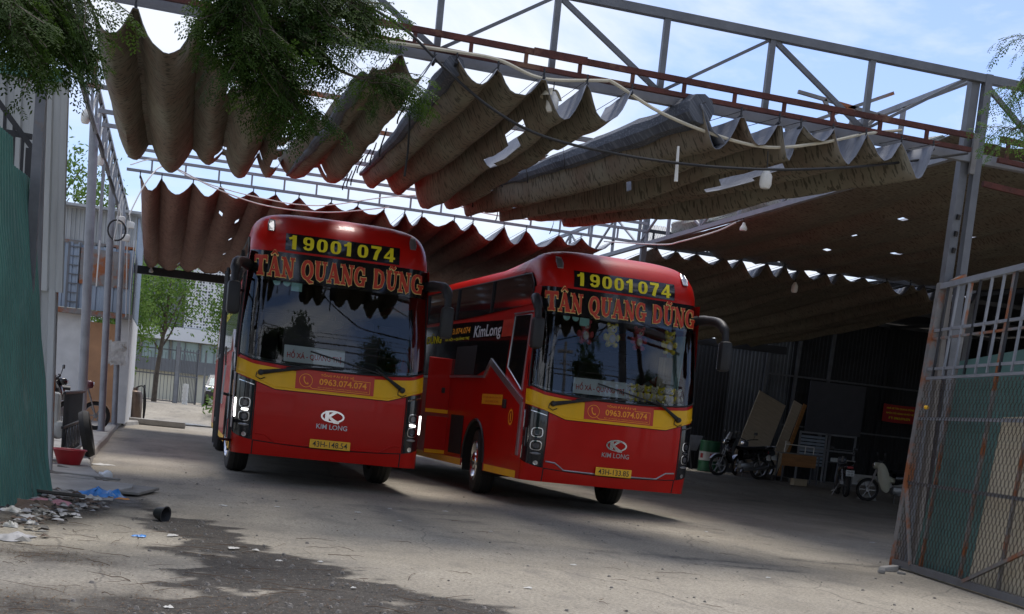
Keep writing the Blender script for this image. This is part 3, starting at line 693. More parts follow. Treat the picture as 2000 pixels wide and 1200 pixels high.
        q = MB(); q.tube([FS(sg*x, .96, .014) for x in lin(1.075, 1.145, 4)], .015, 6); q.build('indicator_lamp', lampm, H, True)
        q = MB(); q.tube([FS(sg*x, 1.29+.28*(x-1.02), .012) for x in lin(1.02, 1.2, 5)], .010, 5); q.build('chrome_strip', CHR, H, True)
        if not lights_on:
            q = MB(); q.tube([FSs(sg*.975, z, .012) for z in lin(.68, .98, 6)], .007, 5); q.tube([FSs(sg*.985, z, .012) for z in lin(1.06, 1.34, 6)], .007, 5); q.build('chrome_edge', CHR, H, True)
        q = MB(); q.tube([FS(sg*x, .76+.02*(x-1.05), .014) for x in lin(1.05, 1.17, 5)], [.006, .016, .018, .016, .006], 6); q.build('reflector', SILV, H, True)
        # marker lamps on the cap
        q = MB(); q.add(*(lambda v, f: ([FS(sg*.945+vx, 3.40+vz, .02) for vx, vz in v], f))([(-.035, -.09), (.03, -.09), (.045, -.02), (.035, .06), (-.02, .075), (-.04, .0)], [(0, 1, 2, 3, 4, 5)])); q.tube([FS(sg*.945+vx, 3.40+vz, .02) for vx, vz in ((-.035, -.09), (.03, -.09), (.045, -.02), (.035, .06), (-.02, .075), (-.04, .0), (-.035, -.09))], .009, 5); q.build('marker_lamp', SILV, B)
        # mirrors
        q = MB()
        q.tube(spline([(sg*1.17, .46, 2.84), (sg*1.28, .26, 2.86), (sg*1.36, .0, 2.83), (sg*1.385, -.18, 2.72), (sg*1.385, -.25, 2.54)], 5), [.075]*6+[.068]*10+[.05]*5, 10)
        M_ = q.build('mirror_arm', MBLK, B, True)
        q = MB(); q.bbox((sg*1.385, -.26, 2.36), (.17, .16, .42), .05); q.build('mirror_head', MBLK, M_, True)
        q = MB(); q.bbox((sg*1.385, -.176, 2.36), (.13, .012, .36), .005); q.build('mirror_glass', CHR, M_)
    # ---- wipers
    for p0, p1 in (((-.95, 1.46), (.12, 1.615)), ((.93, 1.42), (-.33, 1.80))):
        q = MB(); dx = p1[0]-p0[0]; dz = p1[1]-p0[1]
        sh = (.30*dx, .62*dz) if dx < 0 else (.55*dx, .75*dz)
        q.tube([FS(p0[0], p0[1], .03), FS(p0[0]+sh[0]*.5, p0[1]+sh[1]*.5, .05), FS(p0[0]+sh[0], p0[1]+sh[1], .045)], [.032, .02, .014], 8)
        a = FS(p0[0]+sh[0]-.12*dx*(1 if dx > 0 else 1.0), p0[1]+sh[1]-.12*dz, .03)
        q.tube([FS(p0[0]+.22*dx+.78*dx*t, p0[1]+.12*abs(dz)*(1 if dz > 0 else 1)+.34*abs(dz)+(.54*dz)*t, .028) for t in lin(0, 1, 8)], .011, 5) if dx < 0 else q.tube([FS(p0[0]+.30*dx+.70*dx*t, p0[1]+.6*dz+.4*dz*t, .024) for t in lin(0, 1, 8)], .011, 5)
        q.lathe([(.0, .05), (.03, .045), (.04, .0), (.04, -.03)], 12, Matrix.Translation(FS(p0[0], p0[1], .03)) @ Matrix.Rotation(math.pi/2, 4, 'X'))
        q.tube([FS(p0[0]-.05, p0[1]+.0, .02), FS(p0[0]-.06, p0[1]-.06, .02), FS(p0[0], p0[1]-.09, .02), FS(p0[0]+.06, p0[1]-.06, .02)], .006, 5)
        q.build('wiper', MBLK, B, True)
    # ---- sides: upper and lower window bands, trims, door
    for sg in (-1, 1):
        def sgrid(mb, ys_, lo, hi, off, mi=0):
            mb.grid(lambda y, t: side_pt(sg, y, lo(y)+(hi(y)-lo(y))*t, off), ys_, lin(0, 1, 5), mi)
        up = MB(); sgrid(up, [.62, .80]+lin(.9, 11.4, 14), lambda y: 2.80-.07*min(1, max(0, (y-.8)/3)), lambda y: 3.235 if y > .75 else 3.10, .012); U = up.build('upper_window_band', GLASSD, B)
        f = MB(); zf = lambda y: 2.80-.07*min(1, max(0, (y-.8)/3))
        f.tube([side_pt(sg, .62, 2.83, .006), side_pt(sg, .62, 3.10, .012), side_pt(sg, .76, 3.24, .012)]+[side_pt(sg, y, 3.245, .012) for y in lin(1, 11.4, 10)], .012, 5)
        for yy in (2.55, 4.55, 6.6, 8.6, 10.6): f.bar(side_pt(sg, yy, zf(yy), .008), side_pt(sg, yy, 3.235, .014), .05, .02, up=(0, 1, 0))
        f.build('window_frame', MBLK, U)
        dk = MB(); sgrid(dk, [.62]+lin(.9, 11.4, 6), lambda y: zf(y)+.0, lambda y: 3.03, -.03); dk.build('inner_blind', SEATM, U)
        wv = lambda y: 2.62+.05*min(1, max(0, (y-1.4)/2.6))
        lo_ = MB(); sgrid(lo_, lin(1.40, 2.2, 6)+lin(2.3, 11.3, 14), lambda y: 1.79 if y > 2.45 else (1.79+.23*(2.45-y)/.26 if y > 2.19 else 2.02-.58*(2.19-y)/1.71), wv, .006); LW = lo_.build('lower_window_band', GLASSD, B)
        dk = MB(); sgrid(dk, lin(1.42, 11.3, 10), lambda y: 1.85 if y > 2.2 else 2.1, lambda y: wv(y)-.02, -.03); dk.build('inner_blind', SEATM, LW)
        tr = MB()
        P_ = [(.475, .70), (.48, 1.44), (2.19, 2.02), (2.45, 1.79), (11.3, 1.79)]
        for a, c, wd in ((0, 1, .075), (1, 2, .10), (2, 3, .05), (3, 4, .035)):
            pa, pc = P_[a], P_[c]; tr.bar(side_pt(sg, pa[0], pa[1], .006+.002*a), side_pt(sg, pc[0], pc[1], .006+.002*a), .03, wd, up=(0, 0, 1) if a else (0, 1, 0))
        tr.build('silver_trim', SILV, B)
        ys_ = [(.46, 2.02), (3.35, 8.2), (9.6, 11.7)]
        for ya, yb_ in ys_:
            q = MB(); sgrid(q, lin(ya, yb_, 4), lambda y: .385, lambda y: .485, .005); q.build('yellow_skirt_strip', YEL, B)
        ar = MB()
        for yc in (YW, 8.9):
            ar.tube([side_pt(sg, yc+(RW+.0)*math.cos(t), .5+(RW+.0)*1.05*math.sin(t), .002) for t in lin(0, math.pi, 22)], .022, 6)
        ar.build('wheel_arch_trim', MBLK, B, True)
        for yc in (YW, 8.9):
            ar = MB(); ar.grid(lambda t, u: Vector((sg*(1.24-.5*u), yc+(RW)*math.cos(t), .5+RW*1.05*math.sin(t))), lin(-.3, math.pi+.3, 16), [0, 1]); ar.build('wheel_arch_liner', DRK, B)
        make_wheel(B, sg*1.07, YW, R(-8) if not lights_on else R(4), 1 if sg > 0 else -1)
        make_wheel(B, sg*1.07, 8.9, 0, 1 if sg > 0 else -1)
    # side print on the viewer's left side
    def side_text(txt, yc, zc, wd, ht, mt, nm, bold=.02, off=.012):
        vs, fs = fit2d(text2d(txt, 1, bold), wd, ht, 0, zc); q = MB(); q.add([side_pt(-1, yc-x, z, off) for x, z in vs], fs); return q.build(nm, mt, B)
    q = MB(); q.add([side_pt(-1, y_, z_, .009) for y_, z_ in ((1.85, 2.38), (1.32, 2.38), (1.32, 2.63), (1.85, 2.63))], [(0, 1, 2, 3)]); RB = q.build('number_patch', TXR, B)
    side_text('KimLong', 2.62, 2.47, 1.45, .24, SIGNW, 'side_lettering', .015)
    side_text('99', 1.58, 2.5, .34, .17, INFO, 'side_number', .03, .014)
    side_text('0963.074.074', 4.35, 2.54, 1.5, .10, INFT, 'side_phone_lettering')
    side_text('HÀ NỘI = QUẢNG TRỊ', 4.35, 2.41, 1.5, .065, TXY, 'side_route_lettering')
    side_text('TÂN QUANG DŨNG', 7.0, 2.44, 3.3, .20, TXY, 'side_name_lettering', .04)
    q = MB(); q.add([side_pt(-1, y_, z_, .007) for y_, z_ in ((2.45, 1.38), (1.40, 1.38), (1.40, 1.53), (2.45, 1.53))], [(0, 1, 2, 3)]); NP = q.build('notice_plate', PLATE, B)
    side_text('XE GIƯỜNG NẰM CHẤT LƯỢNG CAO', 1.925, 1.485, .92, .04, TXR, 'notice_lettering', .01)
    side_text('TÂN QUANG DŨNG', 1.925, 1.425, .7, .045, TXR, 'notice_lettering', .01)
    q = MB(); vs, fs = stroke(ell(0, 0, .1, .1, 0, 360, 25), [.03]*25); q.add([side_pt(-1, .92+a, 1.22+c, .009) for a, c in vs], fs); vs, fs = stroke([(0, -.06), (0, .06)], [.05, .05]); q.add([side_pt(-1, .92+a, 1.22+c, .009) for a, c in vs], fs); q.build('round_sticker', INFT, B)
    q = MB(); q.bbox((-1.262, 1.28, 1.40), (.03, .14, .13), .01); q.build('door_latch', MBLK, B)
    # door
    if not door_open:
        q = MB(); q.grid(lambda y, t: side_pt(-1, y, 1.60+.35*max(0, (y-.52)/.83)+(2.66-1.60-.35*max(0, (y-.52)/.83))*t, .006), lin(.54, 1.30, 5), lin(0, 1, 5)); D = q.build('door', GLASSD, B)
        q = MB(); q.tube([side_pt(-1, *p, .008) for p in ((.54, 1.60), (.54, 2.66), (1.30, 2.67), (1.30, 1.93), (.54, 1.60))], .012, 5); q.tube([side_pt(-1, y_, 2.70, .008) for y_ in (.5, 1.34)], .014, 5); q.build('door_frame', SILV, D)
        q = MB(); q.grid(lambda y, z: side_pt(-1, y, z, -.03), [.52, 1.32], [1.6, 2.66]); q.build('inner_blind', SEATM, D)
    else:
        q = MB()
        pts = [(.10, .45), (.10, 1.9), (.34, 2.74), (1.0, 2.76), (1.0, .45)]
        Q3 = [Vector((-1.46, a-.15, z)) for a, z in pts]
        q.tube(Q3+[Q3[0]], .028, 6); q.bar((-1.46, -.05, .78), (-1.46, .85, .78), .03, .05); q.bar((-1.46, -.05, 1.62), (-1.46, .85, 1.62), .03, .05)
        D = q.build('door', MBLK, B, True)
        q = MB(); q.add([(-1.455, a-.15, z) for a, z in pts], [(0, 1, 2, 3, 4)]); q.build('door_glass', GLASSC, D)
        for a, c in (((-1.46, .05, 2.45), (-1.24, .55, 2.52)), ((-1.46, .05, .55), (-1.24, .55, .52)), ((-1.46, .5, 1.15), (-1.24, .85, 1.1))): q = MB(); q.tube([a, c], .02, 6); q.build('door_hinge_arm', MBLK, D)
        q = MB(); q.tube([(-1.42, .2, 1.0), (-1.40, .2, 1.5), (-1.40, .6, 1.75)], .014, 6); q.build('grab_rail', SILV, D, True); q = MB(); q.tube([(-1.3, .7, .8), (-1.3, .7, 1.7)], .016, 6); q.build('grab_rail', SILV, D, True)
        q = MB(); q.tube([side_pt(-1, .52, z, .0) for z in lin(.40, 3.0, 5)]+[side_pt(-1, 1.36, z, .0) for z in lin(3.0, .40, 5)], .022, 6); q.build('door_opening_frame', MBLK, D, True)
        q = MB(); q.box2((-1.24, .56, .42), (-.7, 1.34, .47)); q.box2((-.95, .56, .47), (-.6, 1.34, .80)); q.box2((-.7, .56, .80), (-.4, 1.34, 1.1)); q.build('entry_step', SILV, D)
    if not door_open:
        # open luggage hatches behind the front wheel
        q = MB(); q.add([side_pt(-1, a, c, .008) for a, c in ((3.38, .55), (4.15, .55), (4.15, 1.17), (3.38, 1.17))], [(0, 1, 2, 3)]); q.build('luggage_opening', DRK, B)
        q = MB(); q.add([side_pt(-1, a, c, .010) for a, c in ((3.05, 1.82), (4.25, 1.82), (4.25, 2.28), (3.05, 2.28))], [(0, 1, 2, 3)]); q.build('luggage_opening', DRK, B)
        q = MB(); q.bbox((-1.44, 4.45, 1.62), (.40, .03, .92), .012); HT = q.build('luggage_hatch', RED, B)
        q = MB(); q.box((-1.44, 4.433, 1.20), (.39, .004, .06)); q.build('yellow_strip', YEL, HT)
        q = MB(); q.bbox((-1.36, 4.43, 1.55), (.06, .02, .09), .008); q.build('hatch_latch', MBLK, HT)
        q = MB(); q.bbox((-1.42, 4.43, .80), (.36, .03, .62), .012); HT = q.build('luggage_hatch', RED, B)
        q = MB(); q.box((-1.42, 4.412, .53), (.35, .004, .06)); q.build('yellow_strip', YEL, HT)
    # ---- underbody and interior
    q = MB(); q.box2((-1.2, .35, .45), (1.2, 2.05, .6)); q.box2((-.75, 2.05, .40), (.75, 3.35, .75)); q.box2((-1.2, 3.35, .42), (1.2, 8.2, .6)); q.box2((-.7, 8.2, .40), (.7, 9.6, .75)); q.box2((-1.2, 9.6, .42), (1.2, 11.8, .6)); q.tube([(-1.0, 2.69, .5), (1.0, 2.69, .5)], .07, 8); q.tube([(-1.0, 8.9, .5), (1.0, 8.9, .5)], .09, 8); q.build('underbody', DRK, B)
    q = MB(); q.box2((-1.18, .42, 1.02), (1.18, 11.7, 1.08)); q.box2((-1.18, 11.7, 1.1), (1.18, 11.72, 3.0)); q.box2((-1.16, 1.6, 2.98), (1.16, 11.7, 3.02)); IN = q.build('interior_floor', DRK, B)
    q = MB(); q.grid(lambda s, t: FSs(s, 1.50-.12*t+.04*math.sin(t*3), -.06-.55*t) if False else Vector((plan_s(s)[0]*1.18, .10+plan_s(s)[1]+.6*t, 1.50+.05*math.sin(t*math.pi)-.05*t)), lin(-.97, .97, 21), lin(0, 1, 6)); q.grid(lambda s, t: Vector((plan_s(s)[0]*1.18, .70+plan_s(s)[1], 1.45-.4*t)), lin(-.97, .97, 9), [0, 1]); q.bbox((.55, .55, 1.58), (.55, .25, .16), .05); DB = q.build('dashboard', MBLK, B, True)
    q = MB(); q.tube([Vector((.55, .80, 1.62))+Matrix.Rotation(R(35), 3, 'X') @ Vector((.23*math.cos(t), .23*math.sin(t), 0)) for t in lin(0, 2*math.pi, 22)], .018, 6); q.tube([(.55, .65, 1.5), (.55, .80, 1.62)], .03, 6); q.build('steering_wheel', MBLK, DB, True)
    for cx, cy in ((.55, 1.35), (-.35, 1.45)):
        q = MB(); q.bbox((cx, cy, 1.45), (.5, .5, .16), .05); q.bbox((cx, cy+.27, 1.85), (.48, .14, .75), .06, Matrix.Rotation(R(-10), 3, 'X')); q.bbox((cx, cy+.33, 2.27), (.28, .1, .18), .04); q.box2((cx-.15, cy-.15, 1.08), (cx+.15, cy+.15, 1.4)); q.build('seat', SEATM, B, True)
    for yy in (2.6, 4.3, 6.0):
        for cx in (-.85, 0, .85):
            q = MB(); q.bbox((cx, yy, 1.35), (.62, 1.4, .3), .05); q.bbox((cx, yy+.3, 2.3), (.62, 1.4, .12), .04); q.bbox((cx, yy+.75, 1.75), (.6, .12, 1.2), .04); q.build('sleeper_berth', SEATM, IN, True)
    # destination board propped behind the glass
    tilt = Matrix.Rotation(R(-9), 3, 'X'); c0 = FS(-.27, 1.745, -.045)
    q = MB(); q.bbox(c0, (.80, .012, .22), .004, tilt); DSN = q.build('destination_board', SIGNW, None); DSN.location = (x0, y0, 0); DSN.rotation_euler = (0, 0, th); tag(DSN, 'white destination board propped behind the windscreen of the coach with its ' + ('door open' if door_open else 'headlamps off'), 'sign')
    q = MB(); vs, fs = fit2d(text2d('HỒ XÁ - QUẢNG TRỊ', 1, .02), .72, .13, 0, -.01); q.add([tilt @ Vector((x, -.0085, z))+c0 for x, z in vs], fs); q.build('destination_lettering', SIGNR, DSN)
    return B

bus1 = make_bus('coach_bus', 'red and yellow coach with lit headlamps and its front door standing open', (2.088, 18.02, -.0072), '43H-148.54', True, True, 'red coaches parked under the awning')
bus2 = make_bus('coach_bus', 'red and yellow coach with plush toys behind its windscreen and headlamps off', (6.026, 17.866, .0608), '43H-133.85', False, False, 'red coaches parked under the awning')
# curtain inside the second coach, and the plush toys hanging behind its glass
def in_bus2(x, y, z): c, s = math.cos(.0608), math.sin(.0608); return Vector((6.026+c*x-s*y, 17.866+s*x+c*y, z))
q = MB(); q.grid(lambda t, z: Vector((1.06+.02*math.sin(z*3), .45+.5*t+.0, z)) + Vector((.03*math.sin(t*38), 0, 0)), lin(0, 1, 40), lin(1.55, 2.62, 6)); q.build('curtain', CURT, bus2, True)
q = MB(); q.grid(lambda t, z: Vector((.80+.2*t+.0, .62+.03*math.sin(t*30), z)), lin(0, 1, 24), lin(1.7, 2.3, 5)); q.build('curtain', CREAM, bus2, True)
def blob(mb, c, r, n=10, mi=0):
    c = Vector(c); rr = r if isinstance(r, (tuple, list)) else (r, r, r)
    prof = [(math.sin(math.pi*i/n), -math.cos(math.pi*i/n)) for i in range(n+1)]
    mb.lathe(prof, 12, Matrix.Translation(c) @ Matrix.Diagonal((rr[0], rr[1], rr[2], 1)), mi)
PLR = mat('plush_red', (.50, .07, .08), .95, 0, .2, 40, bump=.3, bscale=300)
PLY = mat('plush_yellow', (.78, .62, .05), .95, 0, .2, 40, bump=.3, bscale=300)
PLW = mat('plush_cream', (.60, .52, .42), .95, 0, .15, 40)
def bear(x, z, m1, label, k=1.4, y=None, hang=True):
    p = FS(x, z-.03, -.11) if y is None else Vector((x, y, z))
    o = in_bus2(p.x, p.y+.0, p.z)
    T = thing('plush_bear', label, 'plush toy', o, .06, 'plush toys behind the windscreen')
    q = MB(); blob(q, (0, .01, 0), (.055*k, .045*k, .065*k)); blob(q, (0, .0, .095*k), (.052*k, .048*k, .048*k))
    for sg in (-1, 1):
        blob(q, (sg*.042*k, .0, .138*k), .02*k, 8); blob(q, (sg*.068*k, -.01*k, .015*k), (.022*k, .022*k, .035*k), 8); blob(q, (sg*.04*k, -.025*k, -.06*k), (.026*k, .03*k, .026*k), 8)
    q.build('body', m1, T, 'all')
    q = MB(); blob(q, (0, -.034*k, .0), (.032*k, .018*k, .04*k), 8); blob(q, (0, -.042*k, .085*k), (.022*k, .018*k, .018*k), 8); q.build('belly_and_muzzle', PLW, T, 'all')
    q = MB(); blob(q, (0, -.062*k, .09*k), .007*k, 6); blob(q, (-.02*k, -.044*k, .108*k), .006*k, 6); blob(q, (.02*k, -.044*k, .108*k), .006*k, 6); q.build('nose_and_eyes', MBLK, T)
    if hang: q = MB(); q.tube([(0, 0, .14*k), (0, .0, .2*k)], .003, 5); q.build('hanging_string', CABK, T)
bear(-.52, 2.47, PLR, 'red plush bear hanging right under the first word on the windscreen')
bear(-.13, 2.47, PLY, 'yellow plush bear hanging between the two red bears')
bear(.28, 2.47, PLR, 'red plush bear hanging between two yellow bears')
bear(.76, 2.47, PLY, 'yellow plush bear hanging in front of the mint curtain')
for i, xx in enumerate(lin(.17, 1.02, 9)):
    yy = .14+.08*(xx/1.2)**2+(.1 if xx > .9 else 0); bear(xx, 1.70, PLY if i % 2 else PLW, 'yellow plush bear in the row along the dashboard' if i % 2 else 'cream plush bear in the row along the dashboard', 1.05, y=yy+.06, hang=False)
# ================================================================== steel frame of the awning
def frame(name, label, cat, group=None): return thing(name, label, cat, (0, 0, 0), 0, group)
def part_bar(par, nm, a, b, w, h, m, up=(0, 0, 1)):
    q = MB(); q.bar(a, b, w, h, up); return q.build(nm, m, par)
# --- front truss, spanning the yard at Y = 13.5
F = frame('front_truss', 'long grey lattice truss across the yard entrance with rust at its joints', 'roof truss')
XL, XR, YF = -1.35, 8.22, 13.5
dz = lambda x: .011*(8.2-x)           # the truss sags towards the post
part_bar(F, 'top_chord', (XL, YF, 5.38+dz(XL)), (10.2, YF, 5.35), .085, .085, GALV)
part_bar(F, 'bottom_chord', (XL, YF, 4.57+dz(XL)), (10.2, YF, 4.50), .085, .10, GALVL)
xs = [-1.2, -.04, 1.12, 2.28, 3.45, 4.61, 5.78, 6.94]
for i, x in enumerate(xs):
    part_bar(F, 'upright', (x, YF, 4.62+dz(x)), (x, YF, 5.34+dz(x)), .06, .06, GALV, up=(0, 1, 0))
for i, (a, b) in enumerate(zip(xs, xs[1:]+[8.1])):
    if i % 2 == 0: p, r_ = (a, 5.33+dz(a)), (b, 4.63+dz(b))
    else: p, r_ = (a, 4.63+dz(a)), (b, 5.33+dz(b))
    wd = .05 if i % 2 == 0 else .032
    if i >= 4 or i in (1, 2, 3, 0): part_bar(F, 'diagonal', (p[0]+.03, YF+.004, p[1]), (r_[0]-.03, YF+.004, r_[1]), wd, wd*.8, GALV, up=(0, 1, 0))
part_bar(F, 'diagonal', (8.3, YF, 5.33), (9.3, YF, 4.6), .05, .04, GALV, up=(0, 1, 0))
# --- rust-red ladder beam in front of it
B_ = frame('ladder_beam', 'rust-red ladder beam running in front of the grey truss', 'beam')
rz = lambda x: 4.79-.013*(x-1.7)
part_bar(B_, 'top_rail', (-1.1, 13.3, rz(-1.1)), (8.12, 13.3, rz(8.12)), .05, .055, RUST)
part_bar(B_, 'bottom_rail', (-1.1, 13.3, rz(-1.1)-.145), (8.12, 13.3, rz(8.12)-.145), .05, .045, RUST)
for i in range(17):
    x = -.75+.555*i
    if x < 8.0: part_bar(B_, 'rung', (x, 13.3, rz(x)-.125), (x, 13.3, rz(x)-.025), .035, .035, RUST, up=(0, 1, 0))
part_bar(B_, 'splice_plate', (3.2, 13.27, rz(3.3)), (3.75, 13.27, rz(3.75)), .012, .075, RUST)
# right continuation beyond the post
B_ = frame('ladder_beam', 'dark ladder beam continuing past the post towards the right tree', 'beam')
part_bar(B_, 'top_rail', (8.5, 13.35, 4.74), (10.4, 13.35, 4.66), .05, .06, RUST)
part_bar(B_, 'bottom_rail', (8.5, 13.35, 4.52), (10.4, 13.35, 4.44), .05, .05, RUST)
for i in range(4): part_bar(B_, 'rung', (8.6+.55*i, 13.35, 4.52), (8.6+.55*i, 13.35, 4.72), .035, .035, RUST, up=(0, 1, 0))
part_bar(B_, 'lower_tube', (8.45, 13.5, 4.28), (10.4, 13.5, 4.16), .05, .06, MATS['rusty_primer_steel'])
# --- second truss at Y = 18.6 (mostly behind the canvas), lattice purlins at Y = 24
for Y0, lab, mt in ((18.7, 'rusty lattice truss above the far edge of the torn canvas', RUSTP), ):
    T_ = frame('lattice_truss', lab, 'roof truss')
    part_bar(T_, 'top_chord', (XL, Y0, 5.22), (8.2, Y0, 5.16), .06, .06, mt); part_bar(T_, 'bottom_chord', (XL, Y0, 4.86), (8.2, Y0, 4.80), .06, .05, mt)
    for i in range(9): part_bar(T_, 'upright', (-1.2+1.16*i, Y0, 4.84), (-1.2+1.16*i, Y0, 5.20), .04, .04, mt, up=(0, 1, 0))
T_ = frame('ladder_beam', 'pale silver ladder beam crossing over the roofs of the coaches', 'beam')
for z in (5.00, 4.865, 4.65): part_bar(T_, 'rail', (-.95, 24, z), (8.25, 24, z+.0), .05, .045, GALVL)
for i in range(17): part_bar(T_, 'rung', (-.55+.55*i, 24, 4.67), (-.55+.55*i, 24, 4.845), .03, .03, GALVL, up=(0, 1, 0))
T_ = frame('ladder_beam', 'dark ladder beam with pale sheets behind it over the right bay', 'beam')
part_bar(T_, 'top_rail', (8.3, 24.3, 4.93), (15.2, 24.3, 4.93), .05, .06, MBLK); part_bar(T_, 'bottom_rail', (8.3, 24.3, 4.66), (15.2, 24.3, 4.66), .06, .07, MBLK)
for i in range(13): part_bar(T_, 'rung', (8.5+.55*i, 24.3, 4.68), (8.5+.55*i, 24.3, 4.91), .035, .035, MBLK, up=(0, 1, 0))
for yy, lab in ((21.3, 'silver tube spanning the open gap in front of the rear canvas'), (22.4, 'silver tube spanning the gap just before the ladder beam')):
    q = MB(); q.bar((-1.3, yy, 5.03), (8.2, yy, 5.03), .05, .06); tag(q.build('cross_tube', GALVL), lab, 'steel tube')
q = MB(); q.bar((-1.25, 36.2, 3.98), (9.5, 36.2, 4.0), .12, .20); tag(q.build('rear_beam', MBLK), 'dark beam closing the rear edge of the left canvas', 'beam')
# --- truss running back from the post on the right of the coaches (X = 8.25)
T_ = frame('side_truss', 'pale truss running back from the entrance post beside the coaches', 'roof truss')
XM = 8.25
part_bar(T_, 'bottom_chord', (XM, 13.6, 4.60), (XM, 36, 4.66), .07, .07, GALVL)
part_bar(T_, 'top_chord', (XM, 13.6, 5.40), (XM, 36, 5.36), .06, .06, GALVL)
ys = [15.1+1.55*i for i in range(14)]
for i, y in enumerate(ys):
    part_bar(T_, 'upright', (XM, y, 4.63), (XM, y, 5.36), .05, .05, GALVL)
    if i < len(ys)-1:
        a, b = ((y, 5.34), (ys[i+1], 4.66)) if i % 2 else ((y, 4.66), (ys[i+1], 5.34))
        part_bar(T_, 'diagonal', (XM+.004, a[0], a[1]), (XM+.004, b[0], b[1]), .035, .035, GALVL, up=(1, 0, 0))
# a spare bracket frame standing on that truss
T_ = frame('bracket_frame', 'small rusty bracket frame standing up behind the front truss', 'bracket')
for a, b in (((7.0, 15.4, 5.42), (8.25, 15.4, 5.30)), ((7.35, 15.4, 5.38), (7.7, 15.4, 4.9)), ((7.75, 15.4, 5.34), (7.72, 15.4, 4.75)), ((8.1, 15.4, 5.32), (7.75, 15.4, 4.95)), ((6.9, 15.4, 4.95), (8.25, 15.4, 5.6))): part_bar(T_, 'strut', a, b, .04, .04, RUSTP, up=(0, 1, 0))
# --- the main post at the entrance: two tubes side by side
P_ = frame('entrance_post', 'tall grey twin-tube post carrying the right end of the front truss', 'post')
part_bar(P_, 'tube', (8.18, 13.56, 0), (8.21, 13.56, 5.42), .10, .10, GALV); part_bar(P_, 'tube', (8.36, 13.50, 0), (8.33, 13.50, 5.42), .085, .09, GALV)
part_bar(P_, 'rust_cleat', (8.26, 13.45, 4.35), (8.26, 13.45, 4.78), .06, .04, RUSTP, up=(0, 1, 0))
part_bar(P_, 'base_cleat', (8.2, 13.42, 3.16), (8.34, 13.42, 3.24), .10, .08, RUSTP)
for z in (3.5, 3.68, 3.86): part_bar(P_, 'bolt', (8.2, 13.50, z), (8.2, 13.48, z+.05), .03, .04, MBLK)
# --- left row: round poles and the lattice along X = -1.3
PO = [('tall round grey pole beside the small grille', 21.6, -1.25, -1.36), ('round grey pole between the grille and the peach panel', 28.4, -1.26, -1.37), ('round grey pole at the corner of the apron', 33.4, -1.20, -1.33)]
for lab, yy, xa, xb in PO:
    q = MB(); q.tube([(xa, yy, .09), (xb, yy, 4.98)], .068, 12); q.tube([(xa, yy, .09), (xa, yy, .115)], .11, 10); tag(q.build('support_pole', GALVL, None, True), lab, 'pole', 'poles along the left shed')
LT = frame('side_lattice', 'long zigzag lattice girder along the left poles wrapped in cables', 'roof truss')
for z, x in ((4.78, -1.33), (5.35, -1.33)): part_bar(LT, 'chord', (x, 13.4, z), (x, 36, z+.03), .06, .06, GALV)
for i in range(21):
    y = 13.9+1.07*i
    part_bar(LT, 'upright', (-1.33, y, 4.8), (-1.33, y, 5.34), .04, .04, GALVL)
    part_bar(LT, 'diagonal', (-1.325, y, 4.8), (-1.325, y+1.05, 5.34), .03, .03, GALV, up=(1, 0, 0))
for yy in (24, 28.4, 33.5): part_bar(LT, 'hanger', (-1.30, yy, 3.2), (-1.33, yy, 5.35), .05, .05, GALVL)
q = MB(); q.bar((-1.22, 36.2, .1), (-1.30, 36.2, 5.4), .14, .14); tag(q.build('corner_post', GALV), 'square dark post at the far end of the left lattice', 'post')
q = MB(); q.bar((8.3, 36.2, 0), (8.3, 36.2, 5.4), .12, .12); tag(q.build('rear_post', GALV), 'grey rear post hidden behind the second coach', 'post')
q = MB(); q.bar((8.3, 24.2, 0), (8.3, 24.2, 5.38), .10, .10); tag(q.build('middle_post', GALV), 'grey post behind the right coach carrying the side truss', 'post')
q = MB(); q.bar((15.3, 24.3, 0), (15.3, 24.3, 5.3), .12, .12); tag(q.build('bay_post', GALV), 'dark post at the outer corner of the right bay', 'post')
q = MB(); q.bar((10.25, 13.42, 0), (10.25, 13.42, 5.42), .10, .10); tag(q.build('outer_post', GALV), 'grey post carrying the beams beyond the chain-link gate', 'post')
q = MB(); q.bar((-1.33, 13.5, 0), (-1.33, 13.5, 5.4), .09, .09); tag(q.build('corner_post', GALV), 'square grey post behind the green gate leaf', 'post')

